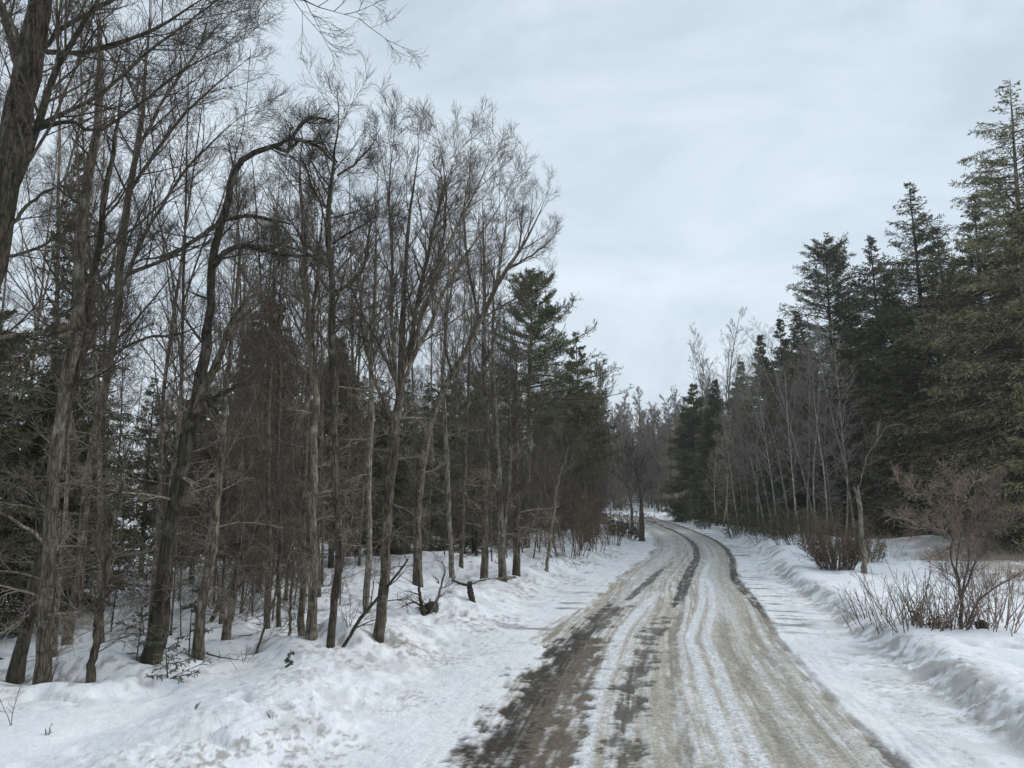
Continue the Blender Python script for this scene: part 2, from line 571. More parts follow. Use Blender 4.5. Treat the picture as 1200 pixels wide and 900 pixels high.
def conifer_arrays(seed, H, Rb, rt, whorls, per, t_low=.05, droop=-.03, tip_up=.03, rise_top=.6, rise_low=-.15, m=9, nb=14, bl=.16, bw=.022, plume=0.0, irregular=.25,
                   inner=.15, power=.95, top_sparse=0.0, nblet=4, rad=0.0):
    rng = np.random.default_rng(seed)
    n = 26
    T = grow(np.array([[0, 0, -.35]]), np.array([[rng.normal(0, .012), rng.normal(0, .012), 1.0]]), np.array([H + .35]), n, .006, .01, rng)
    t = np.linspace(0, 1, n)
    TR = (rt * ((1 - t) ** .9 * .97 + .02))[None]
    TR[0, 0] *= 1.35
    tr, br, fo = MB(), MB(), MB()
    tr.tubes(T, TR, 9, .03, rng)
    N = whorls * per
    hf = np.repeat(t_low + (0.985 - t_low) * (np.arange(whorls) / (whorls - 1)) ** .95, per) + rng.normal(0, .35 / whorls, N)
    hf = np.clip(hf, t_low * .8, .985)
    if top_sparse:
        keep = rng.uniform(0, 1, N) > top_sparse * sstep(.72, .97, hf)
        hf = hf[keep]
        N = len(hf)
    f = hf * (n - 1)
    i = np.clip(f.astype(int), 0, n - 2)
    pos = T[0, i] + (T[0, i + 1] - T[0, i]) * (f - i)[:, None]
    az = rng.uniform(0, 2 * PI, N)
    rel = (hf - t_low) / (1 - t_low)
    L = Rb * ((1 - rel) ** power * .975 + .02) * np.clip(rng.normal(1, irregular, N), .35, 1.5)
    low = 1 - .45 * sstep(.14, 0, rel)
    L = L * low
    el = rise_low + (rise_top - rise_low) * rel ** 1.3 + rng.normal(0, .1, N)
    d = np.stack([np.cos(az) * np.cos(el), np.sin(az) * np.cos(el), np.sin(el)], 1)
    nbp = 8
    ups = np.concatenate([np.full(4, droop), np.full(4, tip_up)])
    B = grow(pos, d, L, nbp, .05, ups, rng)
    BR = prof(np.clip(L * .012, .006, .05), nbp, .2, .004)
    br.tubes(B, BR, 4)
    # branchlets, alternating left and right of each branch
    k = nb
    tt = inner + (1.0 - inner) * (np.arange(k)[None] + rng.uniform(0, 1, (N, k))) / k
    f = tt * (nbp - 1)
    i = np.clip(f.astype(int), 0, nbp - 2)
    w = (f - i)[..., None]
    a = np.arange(N)[:, None]
    p = B[a, i] * (1 - w) + B[a, i + 1] * w
    tan = unit(B[a, i + 1] - B[a, i])
    side = unit(np.cross(tan, np.array([0, 0, 1.0])))
    sg = np.where((np.arange(k)[None] + rng.integers(0, 2, (N, 1))) % 2, 1.0, -1.0)[..., None]
    dd = tan * .65 + side * sg * .75 + rng.normal(0, .16 + rad, (N, k, 3)) + np.array([0, 0, -.2 + plume * 1.4])
    bl_len = (L[:, None] * .42 * (1.05 - tt * .75) * rng.uniform(.6, 1.3, (N, k))).ravel()
    bl_len = np.clip(bl_len, bl * .55, None)
    keepb = (rng.uniform(0, 1, (N, k)) < np.clip(L[:, None] / (.30 * Rb), .34, 1)).ravel()
    p, dd, bl_len = p.reshape(-1, 3)[keepb], dd.reshape(-1, 3)[keepb], bl_len[keepb]
    C = grow(p.reshape(-1, 3), dd.reshape(-1, 3), bl_len, nblet, .08, (-.05 + plume * .4), rng)
    br.tubes(C, prof(np.full(len(C), .005), nblet, .4, .003), 3)
    # needle sprays
    K = len(C)
    tt = (np.arange(m)[None] + rng.uniform(0, 1, (K, m))) / m
    f = tt * (nblet - 1)
    i = np.clip(f.astype(int), 0, nblet - 2)
    w = (f - i)[..., None]
    a = np.arange(K)[:, None]
    p = (C[a, i] * (1 - w) + C[a, i + 1] * w).reshape(-1, 3)
    tan = unit(C[a, i + 1] - C[a, i]).reshape(-1, 3)
    dirn = unit(tan * .8 + rng.normal(0, .45, tan.shape) + np.array([0, 0, plume * .6]))
    nrm = unit(np.array([0, 0, 1.0]) + rng.normal(0, .9, tan.shape))
    sd = unit(np.cross(dirn, nrm))
    tip = np.repeat(np.clip(np.repeat(L, k)[keepb] / (.35 * Rb), .4, 1), m)
    ll = (bl * tip * rng.uniform(.6, 1.35, len(p)))[:, None]
    ww = (bw * rng.uniform(.6, 1.3, len(p)))[:, None]
    fo.quads(np.stack([p - sd * ww * .25, p + dirn * ll * .45 - sd * ww, p + dirn * ll, p + dirn * ll * .45 + sd * ww], 1))
    return tr, br, fo


# ------------------------------------------------------------------ the setting
def paint(o, tone, wet, grit=None):
    me = o.data
    a = me.attributes.new('tone', 'FLOAT_COLOR', 'POINT')
    a.data.foreach_set('color', np.concatenate([tone, np.ones((len(tone), 1))], 1).astype(np.float32).ravel())
    b = me.attributes.new('wet', 'FLOAT', 'POINT')
    b.data.foreach_set('value', wet.astype(np.float32))
    g = me.attributes.new('grit', 'FLOAT', 'POINT')
    g.data.foreach_set('value', (wet * 0 if grit is None else grit).astype(np.float32))


SNOW = np.array([.86, .875, .90])


def lerp(c, col, w):
    return c * (1 - w[:, None]) + np.asarray(col) * w[:, None]


def snow_tone(x, y, s, u):
    c = np.repeat(SNOW[None], len(x), 0)
    g = fbm(x * 2.5, y * 2.5, 41, 4, .6)
    # grey, sandy spray on the ploughed faces, thinning away from the road
    face = np.exp(-((u - 3.4) / .32) ** 2) * 1.0 + np.exp(-((u - 2.6) / .55) ** 2) * .30 + np.exp(-((u + 3.7) / .9) ** 2) * .34
    c = lerp(c, (.40, .385, .36), np.clip(face * sstep(.44, .62, g), 0, .8))
    sp2 = fbm(x * 16, y * 16, 49, 3, .7)
    near = np.exp(-((u + 3.5) / .9) ** 2) + 1.1 * np.exp(-((u - 3.4) / .45) ** 2) + .5 * np.exp(-((u - 2.5) / .6) ** 2)
    c = lerp(c, (.34, .31, .27), np.clip(near * sstep(.50, .70, sp2) * sstep(.42, .6, fbm(x * 1.1, y * 1.1, 50, 3)), 0, .8))
    # lone specks of bark, leaves and grit
    sp = vnoise(x * 14, y * 14, 43)
    c = lerp(c, (.20, .17, .14), sstep(.93, .97, sp) * .5 * sstep(12, 4, np.abs(u)))
    # cross-wise scraped bands on both shoulders
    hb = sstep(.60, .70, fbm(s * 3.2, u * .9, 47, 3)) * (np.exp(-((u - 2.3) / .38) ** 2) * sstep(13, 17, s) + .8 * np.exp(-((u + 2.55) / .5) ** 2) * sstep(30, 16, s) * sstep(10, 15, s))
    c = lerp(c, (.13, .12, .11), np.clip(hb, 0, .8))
    # tawny dead grass under thin snow in the clearing
    fld = sstep(8.0, 10.5, u) * sstep(17, 20, y) * sstep(44, 36, y)
    c = lerp(c, (.38, .29, .21), fld * sstep(.34, .54, fbm(x * .9, y * 2.2, 45, 4)) * .75)
    # needle and twig litter under the left trees
    lit = sstep(-6.5, -9, u) * sstep(.5, .66, fbm(x * 1.2, y * 1.2, 46, 4))
    c = lerp(c, (.42, .39, .35), lit * .5)
    return c


def make_ground():
    ang = np.concatenate([np.arange(-47, 47.01, .19), np.arange(50, 313, 3.0)]) * PI / 180
    r = [1.2]
    while r[-1] < 420:
        q = 1.02 if r[-1] < 5 else 1.0065 if r[-1] < 22 else 1.012 if r[-1] < 80 else 1.05
        r.append(r[-1] * q)
    r = np.array(r)
    nA, nR = len(ang), len(r)
    x = (r[:, None] * np.sin(ang)[None]).ravel()
    y = (r[:, None] * np.cos(ang)[None]).ravel()
    s, u = road_su(x, y)
    z = ground_base(x, y, s, u) + ground_fine(x, y, s, u)
    litter = np.zeros(len(x))
    for tx, ty in taken:
        if ty > 34 or ty < 3:
            continue
        q = np.abs(y - ty) < 1.4
        d2 = (x[q] - tx) ** 2 + (y[q] - ty) ** 2
        z[q] -= .10 * np.exp(-d2 / .075) - .035 * np.exp(-(np.sqrt(d2) - .5) ** 2 / .03)
        litter[q] = np.maximum(litter[q], np.exp(-d2 / .8))
    z -= .09 * sstep(2.60, 2.2, np.abs(u)) * (s > -18) * (s < 125)
    v = np.stack([x, y, z], 1)
    idx = np.arange(nR * nA).reshape(nR, nA)
    nx = np.roll(idx, -1, 1)
    f = np.stack([idx[:-1], idx[1:], nx[1:], nx[:-1]], -1).reshape(-1, 4)
    mb = MB()
    c0 = np.array([[0, 0, v[idx[0], 2].mean()]])
    mb._add(v, f)
    o = mb.build('snow_ground', M['snow'])
    # close the small hole beneath the viewpoint
    import bmesh
    bm = bmesh.new()
    bm.from_mesh(o.data)
    bm.verts.ensure_lookup_table()
    bm.faces.new([bm.verts[int(i)] for i in idx[0]][::-1])
    bm.to_mesh(o.data)
    bm.free()
    t = snow_tone(x, y, s, u)
    t = lerp(t, (.22, .18, .14), litter * sstep(.52, .70, fbm(x * 9, y * 9, 71, 3, .65)) * .75)
    paint(o, t, np.zeros(len(x)))
    return tag(o, kind='structure')


def make_road():
    us = np.linspace(-2.75, 2.75, 231)
    ss = [-16.0]
    while ss[-1] < 112:
        ss.append(ss[-1] + (0.25 if ss[-1] < 4 else max(.022, .0033 * ss[-1])))
    ss = np.array(ss)
    S, U = np.meshgrid(ss, us, indexing='ij')
    S, U = S.ravel(), U.ravel()
    cx, cy = np.interp(S, RS, RC[:, 0]), np.interp(S, RS, RC[:, 1])
    dx, dy = np.interp(S, RS, _rd[:, 0]), np.interp(S, RS, _rd[:, 1])
    x, y = cx + dy * U, cy - dx * U
    z = ground_base(x, y, S, U) + ground_fine(x, y, S, U)

    def line(pts):
        p = np.array(pts)
        return np.interp(S, p[:, 0], p[:, 1])

    wig = (vnoise(S * .5, S * 0, 61) - .5) * .22
    e1 = (fbm(S * 1.8, U * 9, 62, 4, .6) - .5)            # ragged edges, drawn out along the road
    e2 = (fbm(S * 4.2, U * 3.4, 63, 5, .65) - .5)            # patches and cross bands
    e3 = (fbm(S * 22, U * 24, 64, 3, .6) - .5)              # grit
    strk = fbm(S * .35, U * 26, 65, 4, .65) - .5             # tyre streaks
    c = np.repeat(SNOW[None], len(x), 0)
    wet = np.zeros(len(x))
    hl = line([(-10, -1.85), (6, -1.85), (11, -1.8), (15, -2.1), (18, -2.0), (24, -1.9), (60, -1.8), (110, -1.7)])
    hr = line([(-10, 1.95), (6, 1.92), (12, 1.85), (18, 1.95), (110, 1.95)])
    inner = sstep(-.16, .14, (U - hl) + wig + e1 * .5) * sstep(-.14, .12, (hr - U) + e1 * .35 - wig * .3)
    slush = np.clip(.74 + 1.3 * strk + .9 * e1 + .5 * e2, 0, 1)
    beige = np.array([.47, .432, .365])
    c = lerp(c, beige, inner * np.clip(slush * 1.25, 0, .97))
    c = lerp(c, (.25, .205, .155), inner * sstep(.02, .30, strk + e1 * .5 + e3 * .3) * .75)
    # olive sanded lane on the right
    lane = np.exp(-((U - line([(0, 1.25), (12, 1.25), (20, 1.2), (110, 1.1)])) / .50) ** 4)
    c = lerp(c, (.42, .39, .33), inner * lane * np.clip(.72 + e1 * .9 + strk * 1.1, 0, .92))
    c = lerp(c, (.44, .405, .34), inner * np.exp(-((U - .0 + .03) / .30) ** 4) * np.clip(.8 + e1 + strk, 0, .9) * sstep(22, 15, S))

    def white(centre, width, s0, s1, amt, cut=.0):
        nonlocal c
        q = np.exp(-((U - centre + wig * .16) / width) ** 2) * sstep(s0, s0 + 2, S) * sstep(s1 + 5, s1, S)
        q = sstep(.35, .75, q + e1 * .5 + strk * .9 + e2 * .3 - cut)
        c = lerp(c, (.74, .755, .77), q * amt)

    white(line([(0, -.80), (8, -.84), (12, -.80), (18, -.7), (25, -.2)]), .13, -10, 19, .9)
    white(line([(0, .47), (8, .50), (14, .42), (20, .65), (28, .85), (40, .9)]), .105, -10, 30, .85)
    white(line([(0, .72), (8, .74), (14, .70), (22, .95)]), .10, 3, 24, .75)
    white(line([(0, 1.30), (18, 1.25)]), .07, -10, 17, .32)
    white(line([(0, 1.72), (18, 1.66)]), .06, -10, 17, .32)
    white(line([(0, -.28), (18, -.2)]), .06, -10, 16, .32)
    white(line([(0, -.62), (18, -.5)]), .07, -10, 16, .32)
    white(line([(0, .22), (8, .24), (20, .30)]), .055, 8, 22, .6)
    white(line([(16, 1.0), (24, 1.0), (60, .95)]), .30, 15, 60, .42)
    white(line([(0, -1.02), (30, -1.1), (60, -.9)]), .35, 17, 70, .38)

    def dark(centre, width, s0, s1, amt, patch=1.0, col=(.043, .033, .025), fade=3.0, cross=.5):
        nonlocal c, wet
        q = np.exp(-(np.abs(U - centre + wig * .2) / width) ** 2.4) * sstep(s0, s0 + fade, S) * sstep(s1 + fade, s1, S)
        k = sstep(.36, .66, q * (1.0 + .25 * (1 - patch)) + (e1 * 1.0 + e2 * cross * 2.0 + e3 * .5) * patch)
        k = k * np.clip(.97 + e1 * 1.5 + strk * 1.3 + e3 * 1.2, .15, 1)
        c = lerp(c, col, k * amt * (q > .03))
        wet = np.maximum(wet, k * amt * (q > .03))

    # bare wet gravel and asphalt in the wheel tracks
    dark(line([(0, -1.52), (6, -1.46), (10, -1.40), (13, -1.45), (17, -1.38)]), .47, -12, 12.3, .97, .95, cross=.7)
    dark(line([(0, -1.52), (10, -1.40), (13, -1.42), (19, -1.30), (23, -.9), (30, -.62)]), .30, 10.5, 17, .84, 1.0, cross=.8)
    dark(line([(0, -1.16), (10, -1.12), (13, -1.15)]), .24, -12, 11.5, .8, 1.1, (.17, .135, .10), cross=.8)
    dark(line([(17, -1.35), (21, -1.05), (25, -.78), (30, -.60)]), .13, 17, 27, .85, .7, fade=5)
    dark(line([(0, -.5), (8, -.47), (12, -.36), (18, -.02), (22, .18), (26, .34), (40, .30), (70, .35), (110, .4)]), .17, -12, 14, .82, 1.3, cross=1.1)
    dark(line([(0, -.5), (8, -.47), (12, -.34), (18, -.02), (22, .18), (26, .34), (40, .30), (70, .35), (110, .4)]), .17, 14, 110, .97, .55, fade=10, cross=.5)
    dark(line([(0, .10), (7, .10), (14, .12), (20, .2)]), .09, 3, 16, .5, 1.1, (.13, .11, .09), cross=.6)
    dark(line([(0, 1.86), (8, 1.90), (18, 1.86), (26, 1.80), (110, 1.78)]), .12, -12, 7.3, .85, .6, fade=1.5)
    dark(line([(0, 1.88), (18, 1.86), (26, 1.80), (110, 1.78)]), .13, 14, 110, .97, .55, fade=8, cross=.5)
    dark(line([(0, 1.93), (18, 1.88)]), .07, -12, 17, .55, 1.0, (.17, .145, .115), cross=.3)
    dark(line([(0, 1.05), (18, 1.0)]), .08, -12, 16, .45, 1.2, (.24, .21, .17), cross=.3)
    dark(line([(0, 1.55), (18, 1.5)]), .07, -12, 16, .4, 1.2, (.24, .21, .17), cross=.3)
    dark(line([(30, 1.0), (110, 1.0)]), .10, 34, 56, .35, .8, (.16, .14, .12))
    # cross-wise dark bands on both shoulders
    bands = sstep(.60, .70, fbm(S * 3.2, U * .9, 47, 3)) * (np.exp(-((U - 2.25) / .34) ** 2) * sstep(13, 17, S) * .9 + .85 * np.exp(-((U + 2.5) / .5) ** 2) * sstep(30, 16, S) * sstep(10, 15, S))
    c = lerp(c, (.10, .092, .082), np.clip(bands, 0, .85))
    # grey spray over the packed shoulders
    sh = (1 - inner) * sstep(-.02, .26, e1 + strk * .9) * .38
    c = lerp(c, (.50, .49, .47), sh)
    c = c * (1 + e3[:, None] * (.25 + .55 * inner[:, None]))
    c = np.clip(c, .02, .86)
    lum = c.mean(1)
    edge = sstep(2.15, 2.62, np.abs(U))
    z = z + ((lum - .4) * .018 + e1 * .012 * inner + e3 * .010 + strk * .014 * inner - .012 * wet) * (1 - edge)
    base_c = snow_tone(x, y, S, U)
    c = c * (1 - edge[:, None]) + base_c * edge[:, None]
    z = z - .10 * sstep(2.55, 2.75, np.abs(U))
    v = np.stack([x, y, z], 1)
    idx = np.arange(len(ss) * len(us)).reshape(len(ss), len(us))
    f = np.stack([idx[:-1, :-1], idx[:-1, 1:], idx[1:, 1:], idx[1:, :-1]], -1).reshape(-1, 4)
    mb = MB()
    mb._add(v, f)
    o = mb.build('road', M['snow'])
    paint(o, c, np.clip(wet, 0, 1), inner * (1 - edge))
    return tag(o, kind='structure')


make_road()


# ------------------------------------------------------------------ hero trees built along what the photo shows
def px_path(pts, Y, n, depth=0.0, rng=None, wob=0.0):
    """(px, py[, width]) points at forward distance Y -> world path and radii; depth lets it run towards or away"""
    P, R = [], []
    m = len(pts)
    for i, q in enumerate(pts):
        yy = Y + depth * i / max(m - 1, 1)
        p = W(q[0], q[1], yy)
        P.append(p)
        R.append((q[2] if len(q) > 2 else 4) * .5 * np.linalg.norm([yy, p[2] - CH]) / F)
    A = catmull(np.column_stack([np.array(P), np.array(R)]), n)
    path, rad = A[:, :3], np.maximum(A[:, 3], .003)
    if wob:
        w = np.cumsum(rng.normal(0, wob, (n, 3)), 0)
        w -= np.linspace(0, 1, n)[:, None] * w[-1]
        path = path + w * np.array([1, 1, .3])
    return path[None], rad[None]


def hero(name, label, cat, Y, trunk, limbs=(), auto=14, lmax=1.6, t0=.4, amin=.5, amax=1.0, up=.05, bark='pole_bark', twig='twig', seed=1, n2=5, n3=5, n4=3,
         dead=6, stub=False, ltw=(5, 5, 2), rough=.04, group=None, sides=12, wob=.012, deadlen=.9, rmin=.0022, lw=.6, tw_=.76, tlen=1.0, kd=6.0, taper=True):
    rng = np.random.default_rng(seed)
    T, TR = px_path(trunk, Y, 40, 0, rng, wob)
    TR = TR * tw_
    if not stub and taper:
        TR = np.maximum(TR * (1 - .7 * sstep(.75, 1, np.linspace(0, 1, 40)))[None], .0025)
    base = T[0, 0].copy()
    gz = g1(base[0], base[1])
    # carry the trunk down into the snow, with a flare at the foot
    foot = np.array([base[0], base[1], min(gz, base[2]) - .3])
    if np.linalg.norm(base - foot) > .05:
        T = np.concatenate([foot[None, None], T], 1)
        TR = np.concatenate([TR[:, :1] * 1.05, TR], 1)
    h = T[0, :, 2] - gz
    TR = TR * (1 + .18 * np.exp(-np.clip(h, 0, None) / .16))[None]
    org = np.array([base[0], base[1], gz])
    r = root(name, org, label, cat, group)
    mb = MB()
    mb.tubes(T, TR, sides, rough, rng)
    if stub:   # broken, splintered top
        tip = T[:, -1:, :]
        k = 7
        dd = rng.normal(0, .25, (k, 3)) + np.array([0, 0, 1])
        st = tip.repeat(k, 0)[:, 0] + rng.normal(0, TR[0, -1] * .5, (k, 3)) * np.array([1, 1, .1]) - np.array([0, 0, .05])
        Q = grow(st, dd, rng.uniform(.12, .35, k), 3, .05, 0, rng)
        mb.tubes(Q, prof(np.full(k, TR[0, -1] * .45), 3, .1, .003), 4)
    mb.build('trunk', M[bark], r, origin=org)
    crown = MB()
    LT = np.linalg.norm(np.diff(T[0], axis=0), axis=1).sum()
    for j, lb in enumerate(limbs):
        pts, dep = lb[0], lb[1]
        tw = lb[2] if len(lb) > 2 else ltw
        # start the limb at the trunk's own depth
        P, R = px_path(pts, Y, 16, dep, rng, .012)
        R = np.maximum(R * lw * (1 - .75 * sstep(.6, 1, np.linspace(0, 1, 16)))[None], .0022)
        L = np.linalg.norm(np.diff(P[0], axis=0), axis=1).sum()
        q = MB()
        q.tubes(P, R, 8, rough, rng)
        lo = q.build('limb', M[bark], r, origin=org)
        if tw:
            k = max(4, int(L * kd))
            p, d, ln, rr_ = spawn(P, R, np.array([L]), k, .08, .99, .4, 1.0, min(.42, 1.1 / max(L, .1)), rng, .4, .5)
            ln = ln * tlen
            Q = grow(p, d, ln, 7, .055, up * .8, rng)
            QR = prof(np.clip(rr_, .005, .016), 7, .25, rmin)
            t2 = MB()
            t2.tubes(Q, QR, 5)
            twigs(t2, Q, QR, ln, rng, *tw, rmin=rmin, up=up)
            t2.build('twigs', M[twig], lo, origin=org)
    if auto:
        p, d, ln, r2 = spawn(T, TR, np.array([1.0]), auto, t0, .99, amin, amax, lmax, rng, .55, .42)
        Q = grow(p, d, ln, 9, .06, up, rng)
        QR = prof(np.clip(r2, .006, .022), 9, .2, rmin)
        crown.tubes(Q, QR, 5)
        twigs(crown, Q, QR, ln, rng, n2, n3, n4, rmin, up)
    if dead:
        p, d, ln, r2 = spawn(T, TR, np.array([1.0]), dead, .1, max(t0, .3), 1.0, 1.7, deadlen, rng, .2, .2)
        Q = grow(p, d, ln, 7, .13, -.01, rng)
        QR = prof(np.clip(r2, .005, .018), 7, .2, rmin)
        for q_ in range(len(Q)):
            dmb = MB()
            dmb.tubes(Q[q_:q_ + 1], QR[q_:q_ + 1], 4)
            twigs(dmb, Q[q_:q_ + 1], QR[q_:q_ + 1], ln[q_:q_ + 1], rng, 5, 5, 2, rmin, 0, wob=.12)
            dmb.build('dead_branch', M['dead_twig'], r, origin=org)
    if crown.n:
        crown.build('crown', M[twig], r, origin=org)
    HEROES.append((org[0], org[1]))
    return r


HEROES = []


def yb(px, py):
    return hit(px, py)[1]


YA = 8.0
hero('maple_tree', 'huge rough dark trunk leaning in at the frame edge, forking high up with long boughs', 'tree', YA,
     [(-95, 850, 56), (-60, 620, 48), (-25, 400, 42), (2, 262, 37), (20, 150, 36), (36, 70, 32), (48, 0, 26), (72, -110, 18), (90, -260, 9)],
     [([(28, 120, 16), (14, 50, 13), (-6, -30, 11), (-20, -160, 6)], .6),
      ([(10, 235, 14), (35, 180, 12), (60, 90, 11), (98, 25, 8), (140, -40, 6), (190, -140, 3)], -.5),
      ([(57, 62, 10), (110, 58, 8), (170, 42, 6), (232, 6, 4.5), (262, -20, 3)], -.4),
      ([(36, 152, 10), (62, 138, 8), (112, 114, 7), (170, 64, 5), (230, 20, 4), (300, -30, 2.5)], .5),
      ([(30, 158, 9), (80, 142, 7), (112, 156, 6), (162, 128, 5), (220, 84, 4), (302, 40, 2.5)], -.3),
      ([(10, 268, 7), (34, 240, 6), (66, 222, 5), (96, 217, 4)], .2),
      ([(-2, 300, 7), (22, 300, 6), (54, 282, 5), (88, 262, 3)], .5),
      ([(62, -70, 9), (140, -92, 7), (240, -66, 6), (310, -22, 5), (365, 6, 4), (428, 24, 2)], .3),
      ([(44, 62, 8), (100, 16, 7), (170, -20, 5), (260, -60, 3)], .7),
      ([(-40, 440, 9), (0, 398, 10), (46, 392, 10), (90, 384, 10), (118, 398, 7), (151, 428, 5)], .15, (3, 3, 1))],
     auto=10, lmax=2.4, t0=.5, bark='dark_bark', twig='dark_twig', seed=11, dead=0, rough=.06, tw_=.8)
hero('broken_tree', 'tall snag with a broken blunt top, pale grey middle and a burl halfway up', 'tree', yb(50, 797),
     [(48, 797, 20), (52, 720, 19.5), (60, 620, 19), (72, 500, 18), (85, 400, 18), (88, 382, 23), (90, 360, 17), (95, 290, 15), (105, 200, 12.5), (118, 110, 10), (117, 30, 6.5)],
     [([(88, 385, 9), (60, 398, 8), (30, 420, 6), (0, 462, 5)], -1.0, (4, 4, 2)),
      ([(60, 640, 7), (25, 615, 6), (0, 602, 5), (-40, 585, 3)], -.6, (4, 4, 2)),
      ([(92, 340, 6), (110, 320, 5), (130, 290, 4), (165, 262, 2)], .4)],
     auto=9, lmax=1.0, t0=.3, amin=.8, amax=1.4, bark='pole_bark', twig='dark_twig', seed=12, stub=True, dead=10)
hero('leaning_tree', 'mossy dark trunk leaning away behind the tall snag with the broken top', 'tree', yb(20, 792),
     [(18, 792, 20), (34, 700, 17), (50, 620, 14), (66, 520, 12), (92, 380, 10), (120, 230, 8), (140, 120, 5), (150, 40, 3)], [], auto=16, lmax=1.6, t0=.45, bark='dark_bark', twig='dark_twig', seed=13, dead=9)
hero('maple_tree', 'slender dark maple with long boughs fanning out to the upper sky above the leaning snag', 'tree', 11.6,
     [(77, 774, 14), (95, 663, 13), (104, 565, 12.5), (120, 470, 12.5), (134, 380, 12.5), (143, 300, 12), (152, 220, 9), (165, 140, 6.5), (172, 60, 4.5), (176, -60, 3)],
     [([(146, 322, 9), (180, 308, 7), (215, 292, 6), (258, 262, 4), (285, 250, 3)], .5),
      ([(138, 345, 8), (160, 290, 7), (190, 235, 6), (222, 190, 5), (262, 150, 3.5), (300, 120, 2)], -.6),
      ([(142, 300, 7), (120, 330, 6), (100, 372, 4), (92, 420, 3)], .4),
      ([(150, 230, 7), (190, 170, 6), (240, 110, 4), (300, 62, 2.5)], .6),
      ([(156, 190, 6), (192, 120, 5), (232, 60, 4), (282, 0, 2.5)], -.5),
      ([(128, 420, 6), (170, 396, 5), (205, 392, 4), (262, 372, 2.5)], .3),
      ([(165, 130, 5), (140, 80, 4), (110, 40, 3), (85, -10, 2)], .4)],
     auto=16, lmax=1.9, t0=.42, bark='pole_bark', twig='dark_twig', seed=14, dead=10, ltw=(5, 5, 3))
hero('dead_tree', 'thin dead topless trunk at the snow edge between broken snag and gnarled tree', 'tree', yb(109, 793),
     [(109, 793, 11), (117, 735, 10.5), (124, 700, 10), (133, 640, 8), (141, 585, 7), (146, 540, 5)], [([(124, 700, 6), (140, 688, 5), (158, 684, 3)], .2, (3, 3, 1))], auto=5, lmax=.7, t0=.2, amin=.9, amax=1.4,
     bark='dark_bark', twig='dark_twig', seed=15, stub=True, dead=6)
YF = yb(188, 772)
hero('gnarled_tree', 'gnarled black trunk whose crooked top bends over sideways like a hook', 'tree', YF,
     [(178, 772, 30), (188, 715, 28), (196, 650, 23), (208, 580, 22), (222, 510, 22), (234, 450, 20), (241, 380, 15), (247, 310, 13), (256, 258, 12), (266, 228, 11), (279, 195, 10), (300, 178, 9), (325, 171, 7), (342, 160, 5)],
     [([(227, 486, 13), (243, 445, 12), (258, 412, 10), (268, 385, 9.5), (282, 360, 8), (298, 344, 6)], -.5, (4, 4, 2)),
      ([(250, 312, 9), (262, 296, 8), (285, 288, 7), (318, 296, 6), (348, 300, 5), (384, 298, 4)], .4),
      ([(255, 264, 7), (225, 282, 6), (200, 298, 5), (150, 308, 3)], -.4),
      ([(262, 258, 6), (285, 252, 5.5), (312, 258, 5), (345, 264, 4)], .3),
      ([(318, 172, 4), (338, 176, 6), (355, 165, 4), (385, 168, 3)], .3),
      ([(342, 160, 5), (352, 145, 5), (366, 138, 5), (390, 142, 3)], -.3),
      ([(340, 163, 5), (362, 168, 5), (385, 182, 4), (402, 205, 2.5)], .5),
      ([(244, 470, 6), (275, 452, 5), (305, 440, 3)], .4, (4, 4, 2))],
     auto=7, lmax=1.1, t0=.5, amin=.7, amax=1.3, bark='dark_bark', twig='dark_twig', seed=16, dead=8, lw=.8, rough=.08, wob=.014, tw_=.68, kd=3.2, taper=False, ltw=(5, 5, 3))
hero('bare_tree', 'dark straight trunk rising just behind the gnarled hooked tree', 'tree', yb(232, 765),
     [(231, 765, 15), (240, 710, 14), (250, 650, 13), (256, 590, 11), (262, 520, 9), (270, 420, 7), (280, 320, 5), (288, 240, 3)], [], auto=20, lmax=1.4, t0=.4, bark='pole_bark', seed=17, dead=9)
hero('forked_tree', 'low dark trunk that sends one pale crooked stem slanting up', 'tree', yb(267, 748),
     [(266, 748, 13), (269, 715, 11), (272, 680, 10), (276, 630, 8), (280, 560, 6), (284, 480, 4)],
     [([(271, 690, 8), (280, 660, 7), (288, 640, 6), (306, 612, 5), (328, 578, 4), (340, 540, 2)], .3, (5, 4, 2))], auto=10, lmax=1.0, t0=.4, bark='pole_bark', seed=18, dead=4)
hero('pole_tree', 'thin pole trunk, first of three standing in a row on the open snow', 'tree', yb(313, 742), [(313, 742, 9), (314, 640, 8), (316, 520, 7), (318, 380, 5), (322, 240, 3)], [], auto=18, lmax=1.1, t0=.5, seed=19, dead=8)
hero('pole_tree', 'thinner middle pole of three trunks in a row on open snow', 'tree', yb(326, 742), [(326, 742, 7), (328, 640, 6), (330, 500, 5), (333, 360, 4), (335, 270, 2.5)], [], auto=16, lmax=1.0, t0=.45, seed=20, dead=7)
hero('sapling', 'thinnest of three poles in a row, a wispy sapling next to the twin grey trunks', 'tree', yb(338, 744), [(338, 744, 4), (340, 660, 3.5), (338, 580, 3), (342, 500, 2)], [], auto=12, lmax=.6, t0=.3, seed=21, dead=3)
hero('bare_tree', 'broad grey straight trunk of the close pair on the snowy mound', 'tree', yb(367, 744),
     [(367, 744, 15), (368, 680, 13), (370, 605, 12), (370, 520, 11), (368, 440, 9.5), (362, 330, 7), (356, 230, 6), (352, 140, 3)], [], auto=24, lmax=1.5, t0=.42, bark='grey_bark', seed=22, dead=8)
hero('bare_tree', 'narrow grey trunk close behind the broad one of the pair', 'tree', yb(354, 742), [(353, 742, 10), (355, 660, 9), (358, 560, 8), (362, 440, 7), (372, 320, 5), (380, 210, 3)], [], auto=18, lmax=1.2, t0=.45, bark='grey_bark', seed=23, dead=8)
